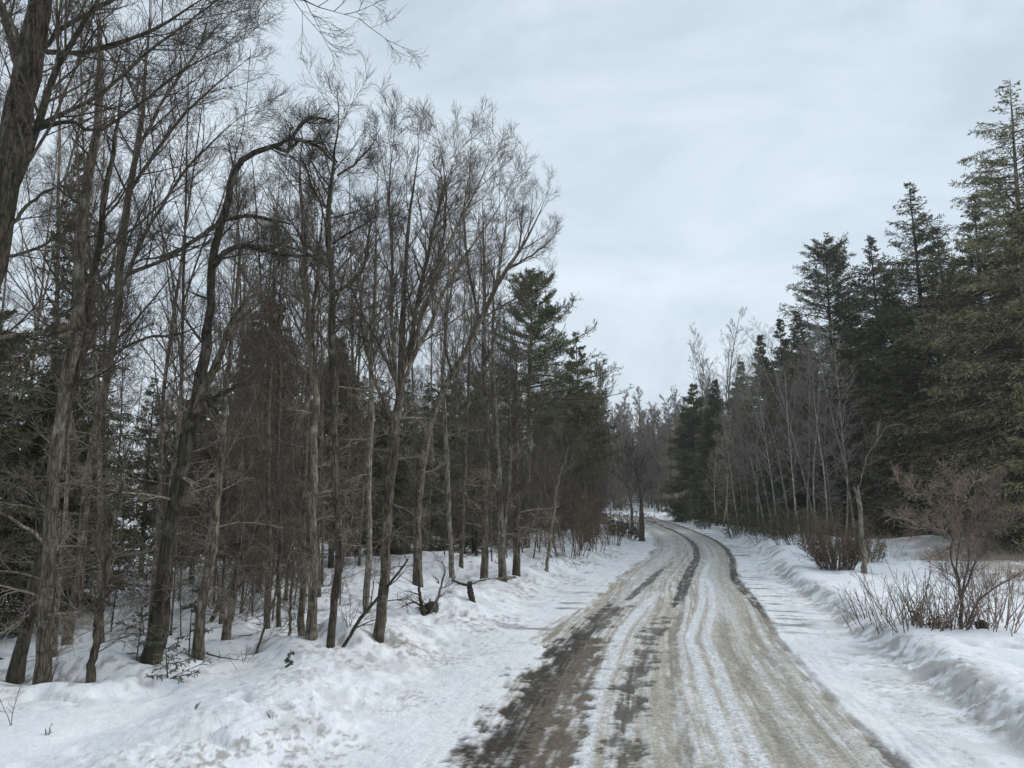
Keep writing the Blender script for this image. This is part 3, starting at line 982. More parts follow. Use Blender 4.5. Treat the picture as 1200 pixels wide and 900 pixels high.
hero('crooked_tree', 'dark crooked tree with a wide tangle of boughs and one elbowed arm high up', 'tree', yb(386, 754),
     [(386, 754, 11), (390, 710, 11), (396, 660, 11), (396, 612, 10), (392, 560, 10), (390, 480, 10), (391, 400, 10), (392, 330, 9), (389, 255, 8), (394, 205, 6), (399, 150, 4), (396, 100, 2.5)],
     [([(394, 342, 7), (408, 335, 6), (420, 322, 6), (428, 298, 5), (430, 262, 4), (431, 240, 3)], .3),
      ([(391, 250, 5), (370, 225, 4.5), (355, 190, 4), (340, 170, 2)], -.4), ([(391, 285, 5), (410, 272, 4), (432, 258, 3), (455, 250, 2)], .5),
      ([(395, 205, 5), (415, 190, 4), (432, 172, 3), (445, 150, 2)], .4), ([(390, 315, 5), (365, 300, 4.5), (340, 290, 3.5), (318, 285, 2)], -.3),
      ([(394, 190, 4), (378, 165, 3), (360, 140, 2)], .3), ([(392, 370, 5), (410, 385, 4), (430, 400, 2.5)], .3)],
     auto=24, lmax=1.5, t0=.5, amin=.6, amax=1.2, bark='dark_bark', twig='dark_twig', seed=24, dead=6, ltw=(5, 5, 3))
hero('bare_tree', 'straight pale slim trunk standing between the crooked tree and the vase shaped maple', 'tree', yb(430, 718),
     [(430, 718, 10), (431, 620, 9), (433, 520, 8), (435, 420, 7), (438, 310, 5), (440, 220, 3)], [], auto=20, lmax=1.3, t0=.48, bark='ash_bark', seed=25, dead=8)
YM = yb(446, 744)
hero('vase_maple', 'vase shaped bare maple at the brink of the ploughed bank, brown foot and patchy bark', 'tree', YM,
     [(446, 744, 15), (450, 690, 15), (453, 640, 15), (458, 570, 15), (464, 500, 14), (469, 450, 12), (472, 400, 10), (474, 340, 7), (480, 270, 5), (488, 200, 3.5), (490, 140, 2)],
     [([(466, 480, 9), (478, 420, 9), (492, 350, 8), (506, 290, 7), (516, 240, 6), (530, 195, 4), (548, 165, 2)], .5),
      ([(466, 470, 8), (460, 400, 7), (456, 320, 6), (452, 240, 4.5), (460, 170, 3), (466, 130, 2)], -.4),
      ([(468, 460, 7), (445, 410, 6), (425, 370, 5), (408, 330, 4), (398, 300, 2)], .4),
      ([(470, 455, 8), (500, 390, 7), (528, 330, 6), (556, 285, 5), (585, 240, 3), (604, 205, 2)], -.5),
      ([(478, 425, 6), (505, 340, 5), (520, 270, 4), (520, 200, 3), (510, 140, 2)], .4),
      ([(464, 500, 6), (438, 440, 5), (424, 380, 4), (420, 320, 2.5)], .6),
      ([(492, 350, 6), (520, 300, 5), (548, 240, 4), (572, 190, 2.5), (582, 160, 2)], .3)],
     auto=12, lmax=1.3, t0=.5, amin=.35, amax=.8, up=.09, bark='pole_bark', twig='twig', seed=26, dead=6, ltw=(5, 5, 3))
YN = yb(490, 684)
hero('leaning_tree', 'bare tree with one long bough reaching out over the road, beside the tall white pine', 'tree', YN,
     [(489, 684, 14), (490, 640, 13), (493, 590, 12), (500, 530, 11), (510, 480, 10), (528, 440, 9), (545, 412, 8), (562, 375, 8), (578, 345, 7), (594, 316, 6), (620, 273, 4.5), (636, 240, 3), (646, 215, 2)],
     [([(594, 316, 4), (622, 300, 3.5), (642, 285, 2.5), (655, 270, 1.5)], .4), ([(562, 375, 5), (550, 300, 4.5), (545, 240, 3.5), (560, 190, 2)], .4), ([(578, 345, 4), (590, 280, 3.5), (596, 230, 2.5)], -.5),
      ([(528, 440, 5), (522, 380, 4), (532, 320, 3), (536, 270, 2)], -.5), ([(608, 292, 4), (612, 250, 3), (614, 225, 2)], .3), ([(562, 375, 4), (600, 352, 3), (640, 330, 2)], -.3)],
     auto=14, lmax=2.0, t0=.5, amin=.35, amax=.9, up=.08, bark='pole_bark', seed=27, dead=6, ltw=(5, 5, 3))
for q in [('forest_tree', 'slender grey trunk, first of the pale trunks past the vase shaped maple', [(530, 676, 8), (527, 600, 7.5), (524, 520, 7), (520, 430, 5), (524, 330, 3.5), (526, 240, 2)], 'ash_bark', 31, 18),
          ('forest_tree', 'straight grey trunk standing just before the forked pale trunk at the snow edge', [(567, 678, 11), (567, 600, 10), (568, 520, 9), (566, 430, 7), (568, 330, 5), (566, 230, 3)], 'grey_bark', 32, 20),
          ('forked_tree', 'pale trunk forking low into two upright stems, near the small fallen log', [(589, 680, 12), (586, 620, 11), (582, 560, 8), (579, 490, 7), (577, 400, 5), (580, 300, 3)], 'ash_bark', 33, 16),
          ('forest_tree', 'dark short thick trunk next to the forked pale trunk', [(605, 672, 11), (606, 620, 10), (606, 560, 9), (604, 480, 7), (606, 400, 4)], 'dark_bark', 34, 14),
          ('leaning_sapling', 'pale sapling leaning out towards the road beyond the forked trunk', [(641, 668, 5), (645, 630, 5), (652, 590, 4), (660, 550, 3), (668, 515, 1.5)], 'ash_bark', 35, 10),
          ('forest_tree', 'slim dark trunk leaning a little in front of the white pine', [(541, 662, 6), (543, 590, 6), (546, 520, 5), (550, 430, 4), (553, 330, 2.5)], 'pole_bark', 36, 16),
          ('forest_tree', 'stout dark trunk at the far roadside, the nearer of two at the bend', [(752, 634, 9), (751.5, 612, 8), (750.5, 592, 5.5), (748, 565, 3), (741, 530, 1.2)], 'pole_bark', 37, 14),
          ('forest_tree', 'thinner dark trunk at the far roadside, the farther of two at the bend', [(741, 626, 5.5), (740, 605, 4.5), (737, 575, 2.5), (729, 535, 1.2)], 'pole_bark', 38, 12)]:
    nm, lb, tp, bk, sd, au = q
    lim = [([(589, 640, 9), (594, 590, 8), (597, 530, 7), (597, 450, 5), (600, 360, 3)], .3)] if 'forking' in lb else []
    YY = yb(tp[0][0], tp[0][1])
    hero(nm, lb, 'tree', YY, tp, lim, auto=au, lmax=1.9 if YY < 40 else 2.6, t0=.42, bark=bk, twig='twig', seed=sd, dead=7, deadlen=1.2, sides=9, rmin=.004 if YY < 40 else .008)

# ---- right-hand snag with the snapped top and its hanging stem
YS = yb(1013, 672)
hero('birch_snag', 'bleached broken birch post with a thin bent stem springing from its top', 'tree', YS,
     [(1013, 672, 8.5), (1011, 640, 7.5), (1008, 605, 7), (1005, 575, 6.5)],
     [([(1005, 577, 2), (1010, 552, 2.6), (1016, 535, 2.8), (1027, 518, 2.6), (1038, 500, 2.2), (1044, 488, 1.2)], .3, (5, 4, 2)), ([(1027, 518, 3), (1029, 500, 2), (1033, 486, 1.5)], .1, (3, 3, 1)), ([(1038, 500, 3), (1052, 497, 2), (1062, 500, 1.2)], .2, (3, 3, 1))],
     auto=0, tlen=.4, lw=.42, tw_=.72, kd=3.0, bark='snag_bark', twig='twig', seed=41, stub=True, dead=0, sides=9)


# ------------------------------------------------------------------ conifers
def conifer(name, label, top, Y, seed, mat, group=None, Rb=.26, sink=.0, base_px=None, bark='dark_bark', dead=False, **kw):
    """a conifer whose tip stands at a photo pixel, at forward distance Y"""
    p = W(top[0], top[1], Y)
    bx = p[0] if base_px is None else W(base_px, 600, Y)[0]
    gz = g1(bx, Y)
    H = p[2] - gz
    kw.setdefault('rt', H * .014)
    tr, br, fo = conifer_arrays(seed, H, H * Rb, **kw)
    r = root(name, (bx, Y, gz), label, 'tree', group)
    r.rotation_euler = (0, math.atan2(p[0] - bx, H), 0)
    tr.build('trunk', M[bark], r)
    br.build('branches', M['dark_twig'], r)
    fo.build('foliage', M[mat], r, smooth=False)
    HEROES.append((bx, Y))
    return r


SPR = dict(irregular=.17, whorls=78, per=5, m=11, nb=18, bl=.21, bw=.021)
conifer('spruce_tree', 'tallest spruce, olive green with a thin bare spire and long drooping boughs', (1165, 97), 33, 101, 'olive', Rb=.30, whorls=66, per=6, m=12, nb=20, bl=.19, bw=.019, top_sparse=.5, droop=-.08, tip_up=.07, rise_low=-.3,
        t_low=.04, irregular=.26, power=.8, bark='grey_bark')
conifer('spruce_tree', 'very dark spruce at the frame edge behind the tallest olive spruce', (1216, 160), 36, 102, 'spruce', Rb=.26, **{**SPR, 'whorls': 74})
conifer('spruce_tree', 'dark ragged spruce with a loose pointed top, next lower than the tallest one', (1069, 213), 40, 103, 'spruce', Rb=.31, **{**SPR, 'top_sparse': .25, 'irregular': .26, 'whorls': 70})
conifer('spruce_tree', 'narrow dark spruce whose tip pokes out beside the ragged spruce', (1021, 271), 44, 104, 'spruce', Rb=.29, **{**SPR, 'irregular': .22})
conifer('fir_tree', 'blunt round topped fir with sky showing through its crown', (966, 281), 46, 105, 'spruce', Rb=.25, whorls=56, per=5, m=11, nb=17, bl=.22, bw=.022, power=.5, rise_top=.8, irregular=.22, t_low=.12)
conifer('spruce_tree', 'slim spruce tip between the round topped fir and the distant twin tips', (912, 372), 52, 106, 'spruce', Rb=.2, **{**SPR, 'bl': .26, 'bw': .026, 'whorls': 60})
conifer('spruce_tree', 'small twin spruce tip standing just lower beside the slim spruce tip', (893, 391), 54, 107, 'spruce', Rb=.2, **{**SPR, 'bl': .26, 'bw': .026, 'whorls': 60})
conifer('spruce_tree', 'distant spruce tip in front of the tall bare tree on the skyline', (856, 422), 64, 108, 'spruce', Rb=.22, **{**SPR, 'bl': .28, 'bw': .030, 'whorls': 58})
conifer('spruce_tree', 'distant spruce tip next to the broad spruce by the bend', (834, 444), 66, 109, 'spruce', Rb=.22, **{**SPR, 'bl': .28, 'bw': .030, 'whorls': 58})
conifer('spruce_tree', 'broad evenly pointed spruce closing the view beside the bend of the road', (808, 449), 72, 110, 'spruce', Rb=.30, **{**SPR, 'bl': .36, 'bw': .04, 'whorls': 34, 'power': .9})
conifer('spruce_tree', 'dark spruce filling the gap behind the bare pale trunks', (985, 330), 49, 111, 'hemlock', Rb=.24, **SPR)
conifer('spruce_tree', 'dark spruce between the ragged spruce and the tallest olive one', (1104, 262), 43, 112, 'spruce', Rb=.29, **SPR)
conifer('spruce_tree', 'lower green spruce in front of the frame edge', (1230, 330), 30, 113, 'olive', Rb=.28, **{**SPR, 'whorls': 36})
conifer('spruce_tree', 'shadowy spruce filling between the narrow tip and the ragged spruce', (1045, 318), 43, 114, 'spruce', Rb=.26, **SPR)
conifer('spruce_tree', 'dark spruce crowding the tallest one on its road side', (1132, 232), 37, 115, 'spruce', Rb=.27, **SPR)
conifer('spruce_tree', 'dim spruce on the road side of the round topped fir', (938, 362), 50, 116, 'hemlock', Rb=.24, **SPR)
conifer('spruce_tree', 'olive spruce beneath the dark one at the frame edge', (1192, 250), 34.5, 117, 'olive', Rb=.24, **SPR)
# left side
conifer('white_pine', 'tall white pine with bushy upswept plumes beyond the leaning maple bough', (616, 326), 36, 121, 'pine', Rb=.27, whorls=30, per=5, m=14, nb=18, bl=.19, bw=.018, plume=.28, rise_top=.75, rise_low=.1, tip_up=.08, t_low=.45,
        irregular=.32, inner=.3, power=.62, rad=.25, bark='pole_bark')
conifer('white_pine', 'smaller dark pine with long side boughs beside the tall white pine', (684, 388), 43, 122, 'hemlock', Rb=.18, whorls=34, per=4, m=12, nb=16, bl=.2, bw=.02, plume=.2, rise_top=.7, rise_low=.0, tip_up=.07, t_low=.3,
        irregular=.28, inner=.3, power=.95, rad=.2, bark='pole_bark')
conifer('hemlock_tree', 'dark hemlock low behind the leaning dark trunk at the frame edge', (-10, 330), 13.8, 123, 'hemlock', Rb=.38, whorls=44, per=6, m=11, nb=16, bl=.13, bw=.016, droop=-.05, t_low=.12)
conifer('hemlock_tree', 'dark hemlock glimpsed between the broken snag and the slender maple', (72, 420), 15.5, 124, 'hemlock', Rb=.38, whorls=40, per=6, m=11, nb=16, bl=.14, bw=.017, droop=-.05, t_low=.15)
conifer('spruce_tree', 'narrow spruce top showing between the snag and the maple high up', (126, 185), 17, 125, 'spruce', Rb=.12, whorls=44, per=5, m=7, nb=10, bl=.12, bw=.016, t_low=.3, irregular=.35)
conifer('spruce_tree', 'dark spruce behind the three poles in a row', (318, 335), 19, 126, 'hemlock', Rb=.24, whorls=50, per=5, m=11, nb=15, bl=.15, bw=.018, t_low=.2, irregular=.35)
conifer('spruce_tree', 'dark spruce deeper behind the twin grey trunks', (398, 395), 22, 127, 'hemlock', Rb=.25, whorls=46, per=5, m=11, nb=15, bl=.18, bw=.022, t_low=.2, irregular=.3)
conifer('hemlock_tree', 'loose dark hemlock behind the pale slim trunk', (452, 470), 26, 128, 'hemlock', Rb=.34, whorls=38, per=5, m=11, nb=14, bl=.19, bw=.022, t_low=.15, droop=-.05)
conifer('hemlock_tree', 'loose dark hemlock behind the gnarled hooked tree', (240, 440), 19, 129, 'hemlock', Rb=.34, whorls=38, per=5, m=11, nb=14, bl=.16, bw=.020, t_low=.2, droop=-.05)


# ------------------------------------------------------------------ the woods: prototypes, then copies
def proto(name, kind, seed, label, group, cat='tree', bark='pole_bark', twig='twig', **kw):
    tr, cr, db = bare_arrays(seed, **kw)
    r = root(name, (0, 0, -50), label, cat, group)
    tr.build('trunk', M[bark], r)
    if db.n:
        v, f, _ = db.arrays()
        cr._add(v, f, 1)
        cr.build('crown', [M[twig], M['dead_twig' if twig != 'pale_twig' else 'pale_twig']], r)
    else:
        cr.build('crown', M[twig], r)
    return r


class Placer:
    def __init__(self, protos):
        self.p, self.used = protos, set()

    def put(self, i, x, y, rz, sc, tilt, sink=0.0):
        r = self.p[i]
        loc = (x, y, g1(x, y) - sink)
        if i not in self.used:
            self.used.add(i)
            r.rotation_mode = 'ZYX'
            r.location, r.rotation_euler, r.scale = loc, (tilt[0], tilt[1], rz), (sc, sc, sc)
            return r
        return dup(r, loc, rz, sc, tilt)


# edge of the left woods: x as a function of y
_e = np.array([hit(px, py)[:2] for px, py in [(-60, 805), (40, 800), (240, 770), (320, 742), (386, 752), (446, 742), (530, 676), (600, 672), (690, 648), (735, 634)]])
_e = _e[_e[:, 1].argsort()]


def left_edge(y):
    return np.interp(y, _e[:, 1], _e[:, 0])


rng = np.random.default_rng(7)
taken = list(HEROES)


def free(x, y, dmin):
    for a, b in taken:
        if (a - x) ** 2 + (b - y) ** 2 < dmin * dmin:
            return False
    return True


GL = 'bare trees inside the left woods'
left_protos = Placer([
    proto('forest_tree', 'l', 201, 'bare straight brown pole tree crowded inside the woods left of the road', 'brown pole trees in the left woods', H=13.0, r=.055, nl=20, tl=.36, lmax=.17),
    proto('forest_tree', 'l', 202, 'bare straight brown pole tree crowded inside the woods left of the road', 'brown pole trees in the left woods', H=12.0, r=.046, nl=20, tl=.42, lmax=.15, amin=.4, amax=.8, up=.1),
    proto('forest_tree', 'l', 203, 'bare grey tree with upswept twiggy crown inside the woods left of the road', 'grey twiggy trees in the left woods', bark='grey_bark', H=13.5, r=.063, nl=17, tl=.34, lmax=.22, fork=1),
    proto('forest_tree', 'l', 204, 'bare grey tree with upswept twiggy crown inside the woods left of the road', 'grey twiggy trees in the left woods', bark='grey_bark', H=11.5, r=.042, nl=22, tl=.3, lmax=.16, amin=.6, amax=1.2, up=.04),
    proto('forest_tree', 'l', 205, 'dark bare forked tree inside the woods left of the road', 'dark forked trees in the left woods', bark='dark_bark', twig='dark_twig', H=12.5, r=.060, nl=16, tl=.4, lmax=.2, fork=2, wob=.03),
    proto('forest_tree', 'l', 206, 'pale slim bare tree inside the woods left of the road', 'pale slim trees in the left woods', bark='ash_bark', twig='twig', H=12.0, r=.038, nl=18, tl=.45, lmax=.14, up=.09, dead=5),
])
brush_protos = Placer([
    proto('sapling', 'b', 211, 'low twiggy brown sapling in the understory left of the road', 'twiggy saplings in the left understory', cat='sapling', H=3.6, r=.028, nl=22, tl=.12, lmax=.34, n2=6, n3=5, n4=2, dead=0, amin=.7, amax=1.3, up=.03, rmin=.0035),
    proto('sapling', 'b', 212, 'low twiggy brown sapling in the understory left of the road', 'twiggy saplings in the left understory', cat='sapling', H=2.6, r=.02, nl=18, tl=.1, lmax=.4, n2=6, n3=5, n4=2, dead=0, amin=.6, amax=1.2, up=.03, rmin=.0035),
    proto('sapling', 'b', 213, 'low twiggy brown sapling in the understory left of the road', 'twiggy saplings in the left understory', cat='sapling', H=7.5, r=.036, nl=34, tl=.15, lmax=.24, n2=6, n3=5, n4=2, dead=0, amin=.7, amax=1.3, rmin=.0035),
])


def small_conifer_proto(seed, H, label, group, mat='hemlock', **kw):
    tr, br, fo = conifer_arrays(seed, H, H * kw.pop('Rb', .3), H * .014, **kw)
    r = root('hemlock_sapling', (0, 0, -50), label, 'tree', group)
    tr.build('trunk', M['dark_bark'], r)
    br.build('branches', M['dark_twig'], r)
    fo.build('foliage', M[mat], r, smooth=False)
    return r


hem_protos = Placer([
    small_conifer_proto(221, 6.0, 'young dark hemlock in the understory left of the road', 'young hemlocks in the left woods', whorls=24, per=5, m=7, nb=11, bl=.16, bw=.02, droop=-.05, Rb=.3, irregular=.35),
    small_conifer_proto(222, 8.5, 'young dark hemlock in the understory left of the road', 'young hemlocks in the left woods', whorls=30, per=5, m=7, nb=12, bl=.18, bw=.022, droop=-.05, Rb=.24, irregular=.35),
])

n_left = 0
tries = 0
while n_left < 108 and tries < 20000:
    tries += 1
    y = 9.5 + 62 * rng.uniform() ** 1.15
    xe = left_edge(y)
    x = xe - .3 - rng.exponential(7.0)
    if abs(x) > .70 * y + 1.5:
        continue
    s_, u_ = road_su(x, y)
    if u_[0] > -5.0:
        continue
    px = 600 + F * x / (y * CP)
    if 575 < px < 735 and y < 50 and rng.uniform() < .7:
        continue
    if not free(x, y, .95 if y < 22 else 1.25):
        continue
    taken.append((x, y))
    i = int(rng.choice(6, p=[.24, .22, .17, .16, .11, .10]))
    px = 600 + F * x / (y * CP)
    sky_y = np.interp(px, [-50, 150, 200, 300, 350, 450, 560, 640, 665, 700, 740], [-90, -40, 70, 150, 140, 165, 200, 420, 450, 470, 490]) + rng.exponential(90)
    sc = np.clip((W(px, sky_y, y)[2] - g1(x, y)) / [13.0, 12.0, 13.5, 11.5, 12.5, 12.0][i], .5, 1.15)
    left_protos.put(i, x, y, rng.uniform(0, 6.28), sc, rng.normal(0, .035, 2))
    n_left += 1
n_b = tries = 0
while n_b < 95 and tries < 9000:
    tries += 1
    y = 13 + 52 * rng.uniform()
    x = left_edge(y) - .2 - rng.exponential(5.0)
    if abs(x) > .70 * y + 1 or road_su(x, y)[1][0] > -5.2 or not free(x, y, .6):
        continue
    taken.append((x, y))
    brush_protos.put(int(rng.integers(0, 3)), x, y, rng.uniform(0, 6.28), rng.uniform(.7, 1.25), rng.normal(0, .06, 2))
    n_b += 1
n_b = 0
while n_b < 26:
    y = rng.uniform(10.5, 17)
    x = left_edge(y) - .2 - rng.exponential(2.5)
    if abs(x) > .70 * y + 1 or road_su(x, y)[1][0] > -5.2 or not free(x, y, .4):
        continue
    taken.append((x, y))
    brush_protos.put(int(rng.integers(0, 3)), x, y, rng.uniform(0, 6.28), rng.uniform(.3, .75), rng.normal(0, .1, 2))
    n_b += 1
n_h = tries = 0
while n_h < 46 and tries < 9000:
    tries += 1
    y = 19 + 45 * rng.uniform()
    x = left_edge(y) - 3.5 - rng.exponential(8.0)
    if abs(x) > .70 * y + 1 or road_su(x, y)[1][0] > -8 or not free(x, y, 1.0):
        continue
    taken.append((x, y))
    px = 600 + F * x / (y * CP)
    i = int(rng.integers(0, 2))
    sc = np.clip((W(px, 430 + rng.exponential(60), y)[2] - g1(x, y)) / [6.0, 8.5][i], .4, 1.6)
    hem_protos.put(i, x, y, rng.uniform(0, 6.28), sc, rng.normal(0, .02, 2))
    n_h += 1

# right side: pale leaning alders in front of the conifers
al_protos = Placer([
    proto('alder_tree', 'r', 231, 'bare pale grey leaning alder among those fronting the dark spruces right of the road', 'pale alders right of the road', bark='pale_bark', twig='pale_twig', H=11, r=.066, wob=.035, n2=6, n3=6, n4=3, nl=24, tl=.3, lmax=.22, amin=.6, amax=1.1, up=.05, rmin=.0034, dead=8),
    proto('alder_tree', 'r', 232, 'bare pale grey leaning alder among those fronting the dark spruces right of the road', 'pale alders right of the road', bark='pale_bark', twig='pale_twig', H=9.5, r=.066, wob=.035, n2=6, n3=6, n4=3, nl=22, tl=.28, lmax=.26, amin=.7, amax=1.2, up=.04, rmin=.0034, dead=8),
    proto('alder_tree', 'r', 233, 'bare pale grey leaning alder among those fronting the dark spruces right of the road', 'pale alders right of the road', bark='pale_bark', twig='pale_twig', H=12, r=.072, wob=.035, n2=6, n3=6, n4=3, nl=20, tl=.35, lmax=.24, fork=1, up=.07, rmin=.0034, dead=6),
])
spots = []
for px, py, h in [(956, 612, 420), (968, 612, 440), (936, 614, 430), (990, 606, 400), (1000, 606, 395), (912, 612, 440), (897, 612, 460), (925, 610, 425), (880, 614, 470), (865, 612, 490), (853, 611, 480), (945, 606, 400),
                  (905, 608, 440), (980, 604, 420), (888, 606, 450), (870, 606, 470), (840, 610, 510), (828, 608, 530), (820, 606, 540), (848, 604, 490), (960, 604, 390), (1040, 604, 480), (1080, 602, 500), (930, 603, 410),
                  (815, 604, 555), (806, 602, 560), (795, 601, 560), (783, 600, 575), (1060, 600, 470), (875, 602, 450)]:
    spots.append((px, py, h))
PX_Y = {}
for j, (px, py, top) in enumerate(spots):
    Y = np.interp(px, [780, 800, 820, 850, 880, 920, 960, 1000, 1100], [84, 76, 66, 56, 50, 44, 40, 39, 38]) + (614 - py) * .35
    x = W(px, py, Y)[0]
    gz = g1(x, Y)
    H = W(px, top, Y)[2] - gz
    i = j % 3
    r = al_protos.put(i, x, Y, rng.uniform(0, 6.28), H / [11, 9.5, 12][i], (rng.normal(0, .04), -rng.normal(.05, .055)))
    taken.append((x, Y))

# understory conifers that close the foot of the right-hand woods
rh_protos = Placer([
    small_conifer_proto(241, 8.0, 'dark spruce thicket tree at the foot of the woods right of the road', 'dark young spruces right of the road', mat='spruce', whorls=26, per=5, m=7, nb=12, bl=.24, bw=.03, Rb=.28, droop=-.04),
    small_conifer_proto(242, 11.0, 'dark spruce thicket tree at the foot of the woods right of the road', 'dark young spruces right of the road', mat='hemlock', whorls=30, per=5, m=7, nb=12, bl=.26, bw=.032, Rb=.25, droop=-.04),
])
for r in rh_protos.p:
    r.name = 'spruce_sapling'
for j, (px, Y) in enumerate([(1010, 47), (1045, 45), (1085, 44), (1120, 41), (1150, 40), (1185, 39), (1215, 35), (960, 52), (930, 55), (990, 50), (900, 58), (875, 62), (850, 68), (1065, 42), (1100, 47), (1140, 46), (1180, 45), (1030, 52), (975, 56), (830, 74), (940, 50)]):
    x = W(px, 600, Y)[0]
    rh_protos.put(j % 2, x, Y, rng.uniform(0, 6.28), rng.uniform(.75, 1.15), (0, 0))

# tall bare trees on the skyline by the bend
sky_protos = Placer([
    proto('skyline_tree', 's', 251, 'bare wispy tree topping the skyline above the distant spruces by the bend', 'wispy bare trees on the skyline', bark='ash_bark', twig='twig', H=16, r=.11, nl=20, tl=.4, lmax=.2, up=.1, fork=2, rmin=.006, dead=0, n4=2, sides=7),
    proto('skyline_tree', 's', 252, 'bare wispy tree topping the skyline above the distant spruces by the bend', 'wispy bare trees on the skyline', bark='ash_bark', twig='twig', H=14, r=.09, nl=24, tl=.35, lmax=.2, up=.1, rmin=.006, dead=0, n4=2, sides=7)])
for j, (px, top, Y) in enumerate([(862, 366, 70), (845, 390, 76), (822, 420, 82), (838, 412, 80), (802, 455, 95)]):
    x = W(px, 600, Y)[0]
    H = W(px, top, Y)[2] - g1(x, Y)
    sky_protos.put(j % 2, x, Y, rng.uniform(0, 6.28), H / [16, 14][j % 2], (0, 0))

# distant bare trees one can still tell apart round the bend
far_protos = Placer([
    proto('distant_tree', 'f', 261, 'bare greyish brown tree far off beyond the bend of the road', 'far bare trees beyond the bend', bark='pole_bark', twig='far_twig', H=13, r=.12, nl=38, tl=.08, lmax=.22, n2=6, n3=5, n4=2, rmin=.014, dead=6, sides=6),
    proto('distant_tree', 'f', 262, 'bare greyish brown tree far off beyond the bend of the road', 'far bare trees beyond the bend', bark='pole_bark', twig='far_twig', H=12, r=.11, nl=40, tl=.06, lmax=.2, n2=6, n3=5, n4=2, rmin=.014, dead=6, sides=6)])
for j in range(70):
    px = rng.uniform(690, 835)
    Y = rng.uniform(88, 128)
    x = W(px, 600, Y)[0]
    if abs(road_su(x, Y)[1][0]) < 4.5:
        Y += 14
        x = W(px, 600, Y)[0]
    far_protos.put(j % 2, x, Y, rng.uniform(0, 6.28), rng.uniform(.75, 1.15), (0, 0))
# left roadside trees between the white pine and the bend
for j in range(46):
    Y = rng.uniform(44, 80)
    x = left_edge(min(Y, 54)) + (0 if Y < 54 else (RC[np.abs(RC[:, 1] - Y).argmin(), 0] - 6.2 - left_edge(54))) - rng.exponential(2.6)
    if road_su(x, Y)[1][0] > -5.2:
        continue
    r = far_protos.put(j % 2, x, Y, rng.uniform(0, 6.28), rng.uniform(.68, .98), rng.normal(0, .03, 2))
    r['label'] = 'bare brown roadside tree in the row narrowing towards the bend, past the white pine'
    r['group'] = 'bare trees lining the road towards the bend'


# the wooded background that reads as one mass
def distant_woods():
    mb = MB()
    rg = np.random.default_rng(77)
    base = []
    for sd in (301, 302, 303):
        tr, cr, _ = bare_arrays(sd, 13, .13, nl=30, tl=.03, lmax=.22, n2=5, n3=5, n4=2, rmin=.021, dead=0, sides=5)
        a, b = tr.arrays(), cr.arrays()
        base.append((np.concatenate([a[0], b[0]]), np.concatenate([a[1], b[1] + len(a[0])])))
    for j in range(210):
        th = rg.uniform(-.72, .72)
        d = rg.uniform(72, 150) if th < .1 else rg.uniform(80, 150)
        if j >= 150:
            th = rg.uniform(.02, .30)
        if -.0 < th < .34:
            d = rg.uniform(108, 160)
        x, y = d * math.sin(th), d * math.cos(th)
        if abs(road_su(x, y)[1][0]) < 6:
            continue
        v, f = base[j % 3]
        a = rg.uniform(0, 6.28)
        c, s_ = math.cos(a), math.sin(a)
        k = rg.uniform(.8, 1.15) * (1.15 if d > 120 else 1)
        vv = np.stack([v[:, 0] * c - v[:, 1] * s_, v[:, 0] * s_ + v[:, 1] * c, v[:, 2]], 1) * k + np.array([x, y, g1(x, y)])
        mb._add(vv, f)
    o = mb.build('distant_woods', M['far_twig'])
    tag(o, 'grey brown mass of far off leafless woods behind everything', 'woods', None, 'stuff')


distant_woods()


# ------------------------------------------------------------------ shrubs, stems and debris
def shrub(name, label, base, n, H, spread, seed, stem='brown_twig', leaf=None, n2=5, n3=4, wob=.06, up=.03, rbase=.012, group=None, cat='shrub', ring=.35, leaves=0, lsize=.05):
    rg = np.random.default_rng(seed)
    r = root(name, base, label, cat, group)
    a = rg.uniform(0, 2 * PI, n)
    rad = ring * np.sqrt(rg.uniform(0, 1, n))
    p = np.stack([np.cos(a) * rad, np.sin(a) * rad, np.full(n, -.1)], 1)
    p[:, 2] += np.array([g1(base[0] + q[0], base[1] + q[1]) for q in p]) - base[2]
    d = np.stack([np.cos(a) * spread * rg.uniform(.2, 1.2, n), np.sin(a) * spread * rg.uniform(.2, 1.2, n), np.ones(n)], 1)
    L = H * rg.uniform(.55, 1.15, n)
    S = grow(p, d, L, 9, wob, up, rg)
    SR = prof(rbase * rg.uniform(.6, 1.2, n), 9, .3, .003)
    mb = MB()
    mb.tubes(S, SR, 5)
    mb.build('stems', M[stem], r)
    t = MB()
    pp, dd, ln, rr_ = spawn(S, SR, L, n2, .2, .97, .3, .8, .35, rg, .4, .6)
    Q = grow(pp, dd, ln, 5, .1, up, rg)
    QR = prof(np.clip(rr_, .003, .01), 5, .4, .0025)
    t.tubes(Q, QR, 3)
    if n3:
        p3, d3, l3, r3 = spawn(Q, QR, ln, n3, .2, .97, .3, .8, .5, rg)
        Q3 = grow(p3, d3, l3, 4, .1, up, rg)
        t.tubes(Q3, prof(np.clip(r3, .0025, .006), 4, .5, .0022), 3)
    t.build('twigs', M[stem], r)
    if leaves:
        b = MB()
        Z = Q.reshape(-1, 3)
        p4 = Z[rg.integers(0, len(Z), leaves)] + rg.normal(0, .04, (leaves, 3))
        dr = unit(rg.normal(0, 1, (leaves, 3)))
        sd = unit(np.cross(dr, rg.normal(0, 1, (leaves, 3))))
        l_ = (lsize * rg.uniform(.6, 1.4, leaves))[:, None]
        b.quads(np.stack([p4, p4 + dr * l_ * .5 - sd * l_ * .3, p4 + dr * l_, p4 + dr * l_ * .5 + sd * l_ * .3], 1))
        b.build('leaves', M[leaf], r, smooth=False)
    return r


